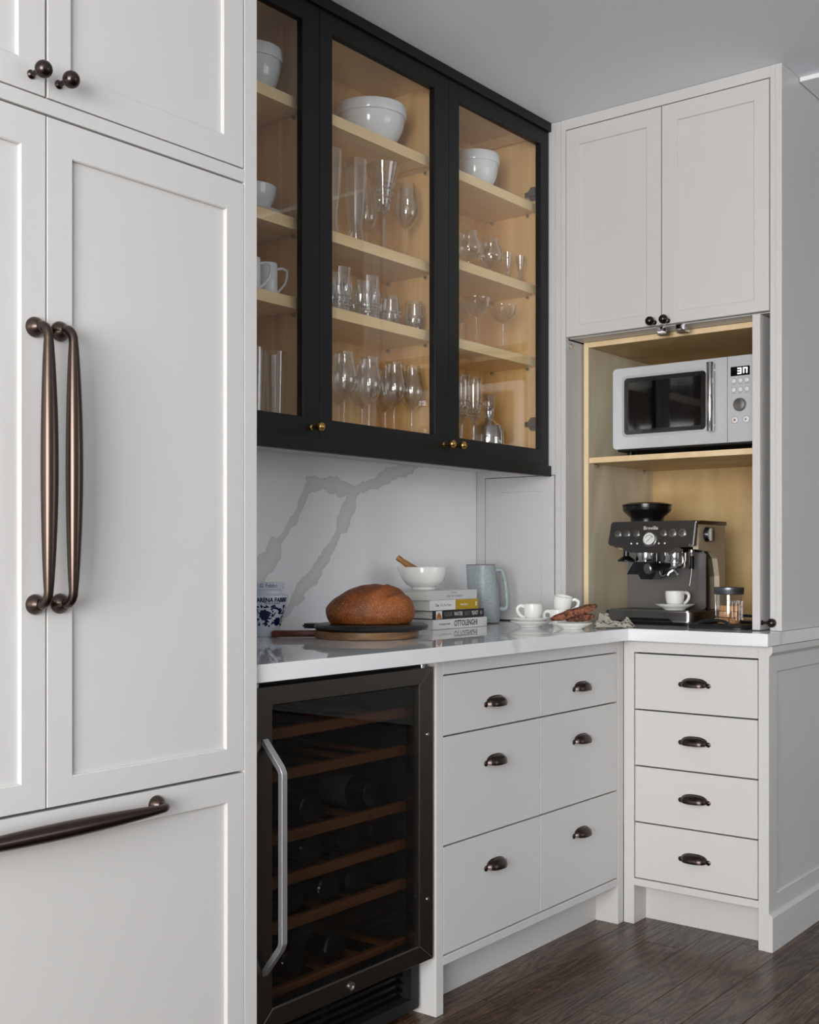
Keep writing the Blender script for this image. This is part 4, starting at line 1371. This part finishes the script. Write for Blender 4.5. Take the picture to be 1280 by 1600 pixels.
# ================================================================== CUPS, SAUCERS, PLATES
CUPP = [(0, 0), (.017, 0), (.018, .002), (.022, .006), (.0275, .018), (.030, .034), (.0305, .052), (.0295, .0525), (.0283, .051), (.0275, .034), (.024, .016), (.016, .006), (0, .005)]
def espresso_cup(loc, ang, label, tilt_m=None):
    o = thing('espresso_cup', label, 'cup', loc, 'white espresso cups', ang, False)
    if tilt_m is not None:
        o.rotation_euler = tilt_m
    part('cup_body', lathe(B(), CUPP, 36), M['ceramic'], o, True, 45)
    part('handle', handle_tube(B(), [(.0285, 0, .044), (.038, 0, .0475), (.0485, 0, .042), (.0495, 0, .031), (.043, 0, .020), (.033, 0, .012), (.0262, 0, .010)], .0038, 10, 1.3), M['ceramic'], o, True)
    return o
SAUC = [(0, .0), (.033, 0), (.0345, .003), (.048, .009), (.063, .0175), (.0635, .019), (.062, .0195), (.046, .0125), (.030, .007), (.024, .008), (0, .0075)]
def saucer(loc, label, s=1.0):
    o = part('saucer', lathe(B(), [(r * s, z * s) for r, z in SAUC], 44), M['ceramic'], None, True, 45)
    o.location = loc
    return tag(o, label, 'saucer', 'white saucers')
CT = .9145
R_DIR = math.degrees(math.atan2(-math.cos(math.radians(38.085)), math.sin(math.radians(38.085))))   # picture-right in plan
ra = math.radians(R_DIR)
saucer((-.150, .246, CT), 'white saucer at the bottom of the stack of two')
saucer((-.150, .246, CT + .0108), 'white saucer stacked on another, under an espresso cup')
espresso_cup((-.145, .240, CT + .0108 + .0082), ra + PI + .15, 'white espresso cup standing on the stacked saucers', None)
espresso_cup((-.062, .196, CT), ra + PI + .25, 'lower white espresso cup of the tilted pair by the biscotti')
espresso_cup((-.058, .190, CT + .0430), ra, 'upper white espresso cup tilted inside another', (math.radians(8), math.radians(8), ra - .1))
saucer((-.165, .089, CT), 'white saucer holding two dark biscotti')
cs = (.232, -.062)
saucer((cs[0], cs[1], .9630), 'white saucer on the drip tray of the espresso machine')
espresso_cup((cs[0], cs[1], .9630 + .0080), ra + .25, 'white espresso cup under the espresso machine spouts')

def lumpy(name, label, cat, loc, dims, m, amp, freq, seg=(32, 20), eul=(0, 0, 0), flat=0.0, seed=0.0, group=None, fn=None, e=.72):
    bm = B()
    bmesh.ops.create_uvsphere(bm, u_segments=seg[0], v_segments=seg[1], radius=1.0)
    for v in bm.verts:
        p = v.co.copy()
        q = Vector([math.copysign(abs(c) ** e, c) for c in p])
        q = Vector((q.x * dims[0], q.y * dims[1], q.z * dims[2]))
        nn = noise.noise(Vector((q.x * freq + seed, q.y * freq, q.z * freq))) + .5 * noise.noise(Vector((q.x * freq * 2.3 + seed, q.y * freq * 2.3, q.z * freq * 2.3)))
        q += p.normalized() * nn * amp
        if fn:
            q = fn(q, p)
        if q.z < flat:
            q.z = flat + (q.z - flat) * .05
        v.co = q
    o = part(name, bm, m, None, True, 180)
    o.location = loc
    o.rotation_euler = eul
    return tag(o, label, cat, group)
lumpy('biscotti', 'long dark biscotti leaning across the other on the saucer', 'biscotti', (-.172, .0757, CT + .0500), (.073, .0160, .0115), M['biscotti'], .0040, 60, (48, 20), (.2, math.radians(-17), ra + .02), -1, 3.0, 'biscotti on the saucer')
lumpy('biscotti', 'shorter dark biscotti lying flat on the saucer', 'biscotti', (-.134, .080, CT + .0340), (.045, .0145, .0120), M['biscotti'], .0030, 60, (44, 18), (0, math.radians(-3), ra - .02), -1, 9.0, 'biscotti on the saucer')

# linen napkin, crumpled
bm = B()
nu, nv = 46, 34
gv = []
for i in range(nu + 1):
    rw = []
    for j in range(nv + 1):
        u_, v_ = i / nu, j / nv
        x = (u_ - .5) * .118
        y_ = (v_ - .5) * .064 * (1 - .4 * u_) + .004
        fold = .010 * abs(math.sin(u_ * 7.0 + v_ * 2.2)) + .008 * abs(math.sin(v_ * 9 + u_ * 4.5)) + .012 * noise.noise(Vector((u_ * 5, v_ * 5, 3)))
        peak = .024 * math.exp(-((u_ - .22) ** 2 / .035 + (v_ - .7) ** 2 / .12)) + .012 * math.exp(-((u_ - .85) ** 2 / .02 + (v_ - .5) ** 2 / .12))
        edge = min(1.0, 5 * min(u_, 1 - u_) + .25) * min(1.0, 5 * min(v_, 1 - v_) + .2)
        z = max(.0012, (fold * 1.15 + peak * 1.5) * edge)
        x += .012 * noise.noise(Vector((u_ * 3, v_ * 4, 9)))
        y_ += .016 * noise.noise(Vector((u_ * 3, v_ * 4, 15))) + .01 * math.sin(u_ * 8) * (v_ - .5)
        rw.append(bm.verts.new((x, y_, z)))
    gv.append(rw)
for i in range(nu):
    for j in range(nv):
        bm.faces.new((gv[i][j], gv[i + 1][j], gv[i + 1][j + 1], gv[i][j + 1]))
bmesh.ops.solidify(bm, geom=bm.faces[:], thickness=.0009)
nk = part('napkin', bm, M['linen'], None, True, 60)
nk.location = (-.050, .008, CT + .0004)
nk.rotation_euler = (0, 0, ra - .15)
tag(nk, 'crumpled printed linen napkin between the biscotti and the espresso machine', 'napkin')

# ================================================================== JAR OF SUGAR ON A BLACK TRAY
ty = thing('serving_tray', 'black tray with arched handles under the sugar jar', 'tray', (.215, -.265, CT))
bm = B()
prism(bm, rrect(.090, .345, -.351, -.165, .03), lambda a, b, d_: (a, b, d_), CT, CT + .006)
part('tray_base', bm, M['slate'], ty)
def rim_loop(z0):
    return [(a, b, z0) for a, b in rrect(.092, .343, -.349, -.167, .03, 6)]
lp = rim_loop(CT + .010)
bm = B(); tube(bm, lp + [lp[0]], .0055, 8, False)
part('rim', bm, M['slate'], ty, True)
part('handle', tube(B(), smooth_path([(.0925, -.196, CT + .010), (.093, -.208, CT + .018), (.094, -.225, CT + .0245), (.094, -.255, CT + .0265), (.094, -.285, CT + .0245), (.093, -.300, CT + .018), (.0925, -.312, CT + .010)], 5), .0045, 8), M['slate'], ty, True)
part('handle', tube(B(), smooth_path([(.3425, -.196, CT + .010), (.342, -.208, CT + .020), (.341, -.225, CT + .029), (.341, -.255, CT + .031), (.341, -.285, CT + .029), (.342, -.300, CT + .020), (.3425, -.312, CT + .010)], 5), .0045, 8), M['slate'], ty, True)

jr = thing('glass_jar', 'glass jar with grey screw lid holding brown sugar cubes', 'jar', (.222, -.250, CT + .0062), None, 0, False)
part('jar_body', lathe(B(), shell([(.036, .001), (.0395, .004), (.0405, .012), (.0405, .078), (.0395, .088), (.039, .096)], .0022), 32), M['jar_glass'], jr, True, 40)
part('jar_base', lathe(B(), [(0, .0005), (.036, .0005), (.037, .003), (0, .0035)], 28), M['thick_glass'], jr, True, 40)
bm = B()
for k in range(20):
    a = 2 * PI * k / 20
    tube(bm, [(.0408 * math.cos(a), .0408 * math.sin(a), .012), (.0408 * math.cos(a), .0408 * math.sin(a), .076)], .0012, 5)
rb = part('ribs', bm, M['jar_glass'], jr, True)
rb['kind'] = 'stuff'
ld = part('lid', lathe(B(), [(0, .0960), (.043, .0960), (.0455, .098), (.0445, .101), (.0455, .104), (.0445, .107), (.0458, .110), (.0450, .1175), (.042, .1185), (.036, .1185), (.034, .117), (0, .117)], 40), M['lid_grey'], jr, True, 30)
random.seed(5)
cube_me = fin(box(B(), -.0092, .0092, -.0092, .0092, -.0088, .0088, .0014, 1))
cube_me.materials.append(M['sugar'])
lay = [[(.0212 * math.cos(t), .0212 * math.sin(t)) for t in [2 * PI * k / 5 + .35 * L_ + 3.0 for k in range(5)]] for L_ in range(3)]
words = ['bottom', 'middle', 'top']
for L_, spots in enumerate(lay):
    for k, (a, b) in enumerate(spots):
        if L_ == 2 and k in (2, 3):
            continue
        c = bpy.data.objects.new('sugar_cube', cube_me)
        COL.objects.link(c)
        c.location = (.222 + a, -.250 + b, CT + .0062 + .0042 + .0096 + L_ * .0196)
        c.rotation_euler = (random.uniform(-.04, .04), random.uniform(-.04, .04), 2 * PI * k / 5 + .35 * L_ + 3.0 + random.uniform(-.15, .15))
        tag(c, 'brown sugar cube in the %s layer inside the glass jar' % words[L_], 'sugar cube', 'sugar cubes %s layer' % words[L_])

# ================================================================== BREAD ON TWO ROUND BOARDS
bc = Vector((-.844, .332, 0))
rv = Vector((math.sin(math.radians(38.085)), -math.cos(math.radians(38.085)), 0))     # picture-right
fv = Vector((math.cos(math.radians(38.085)), math.sin(math.radians(38.085)), 0))      # away from the viewer
wb = thing('cutting_board', 'round wooden cutting board with dark handle under the black board', 'cutting board', (bc.x, bc.y, CT), None, ra, False)
part('disc', lathe(B(), [(0, 0), (.138, 0), (.1405, .002), (.1410, .010), (.1405, .019), (.138, .0205), (0, .0205)], 56), M['board_wood'], wb, True, 35)
bm = B()
box(bm, -.258, -.128, -.016, .016, .0012, .0185, .005, 2)
part('handle', bm, M['handle_wood'], wb, True, 35)
b2 = bc + rv * .012 + fv * .012
bb = thing('serving_board', 'round matte black serving board under the loaf of bread', 'serving board', (b2.x, b2.y, CT + .021), None, ra - .20, False)
part('disc', lathe(B(), [(0, 0), (.148, 0), (.154, .003), (.1565, .008), (.154, .013), (.148, .0155), (0, .0155)], 56), M['slate'], bb, True, 50)
bm = B()
prism(bm, [(-.14, -.03), (-.168, -.030), (-.185, -.024), (-.193, -.012), (-.193, .012), (-.185, .024), (-.168, .030), (-.14, .03)], lambda a, b, d_: (a, b + .0, d_), .0015, .0145)
bmesh.ops.bevel(bm, geom=bm.edges[:], offset=.005, segments=3, affect='EDGES')
part('handle', bm, M['slate'], bb, True, 40)

def loaf(q, p):
    # long low loaf: gentle slope up from the left, crest right of the middle, scored ridge over the crest
    x = q.x / .121
    if p.z > 0:
        prof = .60 + .40 * math.sin(min(1.0, max(0.0, (x + 1.0) / 1.15)) * PI / 2) if x < .15 else 1.0 - .16 * (x - .15)
        q.z *= prof
        ridge = math.exp(-((q.x - .030 - .75 * (q.y + .05)) / .009) ** 2)
        groove = math.exp(-((q.x - .050 - .75 * (q.y + .05)) / .011) ** 2)
        q.z += (.010 * ridge - .017 * groove) * p.z
    else:
        q.z *= .9
    return q
lf = lumpy('bread_loaf', 'crusty golden brown loaf of bread on the black board', 'bread', (b2.x - .004, b2.y, CT + .0368 + .0355), (.121, .082, .072), M['crust'], .005, 14, (96, 60), (0, 0, ra), -.0345, 4.0, None, loaf, .94)

# ================================================================== BOOKS, BOWL AND PESTLE
def book(name, label, x0, x1, y0, y1, z0, z1, cover, pages, rot=0.0):
    cx, cy = (x0 + x1) / 2, (y0 + y1) / 2
    o = thing(name, label, 'book', (cx, cy, z0), 'stack of cookbooks', rot, False)
    hx, hy, h = (x1 - x0) / 2, (y1 - y0) / 2, z1 - z0
    part('page_block', box(B(), -hx + .004, hx - .004, -hy + .003, hy - .004, .0022, h - .0022), M['paper'], o)
    part('cover', box(B(), -hx, hx, -hy + .001, hy, 0, .0021, .0006), cover, o)
    part('cover', box(B(), -hx, hx, -hy + .001, hy, h - .0021, h, .0006), cover, o)
    sp_ = part('spine', box(B(), -hx, hx, -hy - .002, -hy + .0022, .0001, h - .0001, .001), pages, o)
    return o, sp_, -hy - .0021, hx, h
BKY0, BKY1 = .385, .592
o, s, yy, hx, h = book('cookbook', 'white cookbook lettered OTTOLENGHI at the bottom of the stack', -.474, -.190, BKY0, BKY1, CT, CT + .0295, M['book_white'], M['book_white'])
text('title', 'OTTOLENGHI', .0245, Matrix.Translation((.026, yy, h / 2)) @ TXT_A, M['print'], s, squash=.80, bold=.0005)
text('author', 'OTTOLENGHI TAMIMI', .0075, Matrix.Translation((-.085, yy, h / 2)) @ TXT_A, M['print'], s, squash=.75)
z = CT + .0297
o, s, yy, hx, h = book('cookbook', 'black cookbook lettered FLOUR WATER SALT YEAST in the stack', -.472, -.204, BKY0 + .002, BKY1, z, z + .0275, M['book_black'], M['book_black'])
for w, x, mm in (('FLOUR', -.058, M['print_grey']), ('WATER', -.005, M['print_white']), ('SALT', .043, M['print_grey']), ('YEAST', .083, M['print_white'])):
    text('title', w, .0175, Matrix.Translation((x, yy, h / 2)) @ TXT_A, mm, s, squash=.74)
part('photo_block', prism(B(), [(-.121, .0015), (-.090, .0015), (-.090, h - .0015), (-.121, h - .0015)], lambda a, b, d_: (a, yy - d_, b), 0, .0002), M['print_white'], s)
part('photo_loaf', prism(B(), [(-.119, .002), (-.092, .002), (-.094, .012), (-.101, .019), (-.106, .021), (-.112, .017), (-.118, .010)], lambda a, b, d_: (a, yy - .0002 - d_, b), 0, .0002), M['pestle_wood'], s)
part('emblem', prism(B(), [(.117 + .0065 * math.cos(2 * PI * k / 16), h / 2 + .0065 * math.sin(2 * PI * k / 16)) for k in range(16)], lambda a, b, d_: (a, yy - d_, b), 0, .0002), M['print_grey'], s)
for zz in (.0024, h - .0030):
    part('endpaper', box(B(), -hx + .0035, -hx + .0036, -.095, .098, zz, zz + .0008), M['maroon'], o)
z += .0277
o, s, yy, hx, h = book('cookbook', 'white and mustard yellow cookbook in the stack', -.489, -.237, BKY0, BKY1 - .004, z, z + .031, M['book_white'], M['book_white'])
part('spine_colour', prism(B(), [(.002, .0005), (hx - .0004, .0005), (hx - .0004, h - .0005), (.002, h - .0005)], lambda a, b, d_: (a, yy - d_, b), 0, .0002), M['mustard'], s)
text('title', 'One', .0115, Matrix.Translation((-.092, yy, h / 2)) @ TXT_A, M['print'], s, squash=.85, bold=.0002)
text('title', 'Pot, Pan, Planet', .0105, Matrix.Translation((-.047, yy, h / 2)) @ TXT_A, M['print_grey'], s, squash=.85)
text('author', 'Anna Jones', .010, Matrix.Translation((.047, yy - .0003, h / 2)) @ TXT_A, M['print_white'], s, squash=.85)
part('emblem', prism(B(), [(.108, .009), (.115, .009), (.115, .022), (.108, .022)], lambda a, b, d_: (a, yy - .0002 - d_, b), 0, .0002), M['print_white'], s)
z += .0312
o, s, yy, hx, h = book('cookbook', 'pale grey cookbook at the top of the stack under the bowl', -.504, -.244, BKY0 + .001, BKY1 - .002, z, z + .0285, M['book_grey'], M['book_grey'])
text('title', 'NOPI: THE COOKBOOK', .0095, Matrix.Translation((.010, yy, h * .36)) @ TXT_A, M['print_grey'], s, squash=.8)
text('author', 'OTTOLENGHI', .0065, Matrix.Translation((.005, yy, h * .74)) @ TXT_A, M['print_grey'], s, squash=.8)
ztop = z + .0287
# mortar bowl with a small spout
bwl = thing('mortar_bowl', 'white footed bowl with a pouring lip on top of the books', 'bowl', (-.398, .478, ztop), None, 0, False)
bm = B()
prof = [(0, .002), (.036, 0), (.038, .002), (.038, .008), (.041, .0105), (.054, .017), (.063, .029), (.0680, .045), (.0698, .068), (.0690, .0705), (.0665, .0705), (.0658, .066), (.064, .046), (.058, .031), (.044, .018), (0, .013)]
lathe(bm, prof, 56)
la = math.radians(R_DIR) + PI
for v in bm.verts:
    a = math.atan2(v.co.y, v.co.x)
    da = math.atan2(math.sin(a - la), math.cos(a - la))
    r = math.hypot(v.co.x, v.co.y)
    if r > .05:
        k = math.exp(-(da / .20) ** 2) * max(0, (v.co.z - .035) / .036)
        v.co.x += .014 * k * math.cos(la)
        v.co.y += .014 * k * math.sin(la)
        v.co.z += .001 * k
part('bowl_body', bm, M['ceramic'], bwl, True, 50)
bm = B()
lathe(bm, [(0, 0), (.012, .001), (.0155, .006), (.0155, .03), (.0125, .055), (.0095, .085), (.0085, .098), (.0092, .112), (.0085, .118), (0, .1195)], 20)
p0 = Vector((-.398, .478, ztop + .0310)) + rv * .014
dirp = (-rv * .80 + Vector((0, 0, 1)) * .58 + fv * .05).normalized()
xf(bm, dirp.to_track_quat('Z', 'Y').to_matrix().to_4x4())
ps = part('pestle', bm, M['pestle_wood'], None, True, 40)
ps.location = p0
tag(ps, 'wooden pestle resting in the white bowl on the books', 'pestle')

# ================================================================== STONEWARE PITCHER
pt = thing('pitcher', 'pale blue-grey stoneware pitcher next to the books', 'pitcher', (-.059, .486, CT), None, ra, False)
bm = B()
out = [(.050, .003), (.053, .010), (.0545, .03), (.054, .06), (.051, .095), (.0455, .135), (.0405, .170), (.0385, .192)]
lathe(bm, [(0, .003)] + shell(out, .004)[:-1] + [(0, .008)], 48)
for v in bm.verts:
    # the lip runs down the left side as a wedge
    a = math.atan2(v.co.y, v.co.x)
    da = math.atan2(math.sin(a - PI), math.cos(a - PI))
    k = math.exp(-(da / .34) ** 2) * max(0.0, (v.co.z - .085) / .107) ** 1.0
    v.co.x -= .020 * k
part('pitcher_body', bm, M['stoneware'], pt, True, 50)
bm = B()
lathe(bm, [(0, 0), (.050, 0), (.051, .002), (.0505, .0032), (0, .0032)], 40)
part('bare_foot', bm, M['stoneware_rim'], pt, True)
lp = []
for k in range(49):
    a = 2 * PI * k / 48
    da = math.atan2(math.sin(a - PI), math.cos(a - PI))
    r = .0365
    lp.append((r * math.cos(a) - .020 * math.exp(-(da / .34) ** 2), r * math.sin(a), .1925))
part('rim', tube(B(), lp, .0018, 8, False), M['stoneware_rim'], pt, True)
part('handle', tube(B(), smooth_path([(.036, 0, .172), (.050, 0, .177), (.062, 0, .172), (.071, 0, .140), (.0765, 0, .095), (.0775, 0, .060), (.074, 0, .048), (.064, 0, .046), (.052, 0, .047)], 6), .0075, 12), M['stoneware'], pt, True)

# ================================================================== BLUE AND WHITE JAR
JX, JY = -.985, .568
jar = thing('ceramic_jar', 'white ceramic jar with cobalt blue flowers at the end of the worktop', 'jar', (JX, JY, CT), None, 0, False)
JP = [(0, 0), (.029, 0), (.030, .003), (.031, .012), (.036, .035), (.045, .070), (.0535, .098), (.0560, .108), (.0545, .113), (.044, .117), (.0375, .119), (.0365, .126), (.0375, .129), (.0425, .130), (.0435, .133), (.0435, .147), (.041, .1485), (0, .1485)]
part('jar_body', lathe(B(), JP, 56), M['jar_white'], jar, True, 40)
def jr_at(z):
    for (r0, z0), (r1, z1) in zip(JP[:-1], JP[1:]):
        if z0 <= z <= z1 and z1 > z0:
            return r0 + (r1 - r0) * (z - z0) / (z1 - z0)
    return .03
cam_a = math.atan2(-1.7287 - JY, -3.2846 - JX)
def wrap(z_c, a_c):
    def f(co):
        z = z_c + co.y
        rr = jr_at(min(max(z, .001), .147)) + .0004 + co.z
        a = a_c + co.x / (jr_at(z_c) + .0004)
        return Vector((rr * math.cos(a), rr * math.sin(a), z))
    return f
text('lettering', 'AMARENA FABBRI', .0165, None, M['cobalt'], jar, bend=wrap(.1010, cam_a + .10), squash=.86, bold=.0006)
text('lettering', 'FRUTTO E SCIROPPO', .0055, None, M['cobalt'], jar, bend=wrap(.0915, cam_a + .25), squash=.85)
text('lettering', 'G. Fabbri', .0150, None, M['cobalt'], jar, bend=wrap(.140, cam_a + .05), squash=.9)
def patch(pts, z_c, a_c):
    bm = B()
    f = wrap(z_c, a_c)
    c = bm.verts.new(f(Vector((0, 0, .0004))))
    vs = [bm.verts.new(f(Vector((x, y, .0004)))) for x, y in pts]
    for i in range(len(vs)):
        bm.faces.new((c, vs[i], vs[(i + 1) % len(vs)]))
    return part('painted_flower', bm, M['cobalt'], jar)
random.seed(21)
for (z_c, da, r) in ((.060, -.22, .0150), (.042, .72, .0115), (.066, -1.4, .0115), (.060, 1.75, .0115)):
    patch([((r + .0014 * math.cos(9 * t)) * math.cos(t), (r + .0014 * math.cos(9 * t)) * math.sin(t)) for t in [2 * PI * k / 36 for k in range(36)]], z_c, cam_a + da)
for k in range(150):
    z_c = random.uniform(.030, .086)
    da = random.uniform(-1.3, 1.7)
    if any(abs(z_c - a) < .0155 and abs(da - b) < .36 for a, b in ((.062, -.25), (.044, .72), (.066, -1.4), (.060, 1.75))):
        continue
    w = random.uniform(.0032, .0066); hh = random.uniform(.0014, .0026); ro = random.uniform(0, PI)
    cr_ = random.choice((-1, 1)) * random.uniform(.2, .6)
    pts = []
    for q in range(14):
        t = 2 * PI * q / 14
        x, y_ = w * math.cos(t), hh * math.sin(t) + cr_ * w * math.cos(t) ** 2 * .9
        pts.append((x * math.cos(ro) - y_ * math.sin(ro), x * math.sin(ro) + y_ * math.cos(ro)))
    p = patch(pts, z_c, cam_a + da)
    p.name = 'painted_leaf'
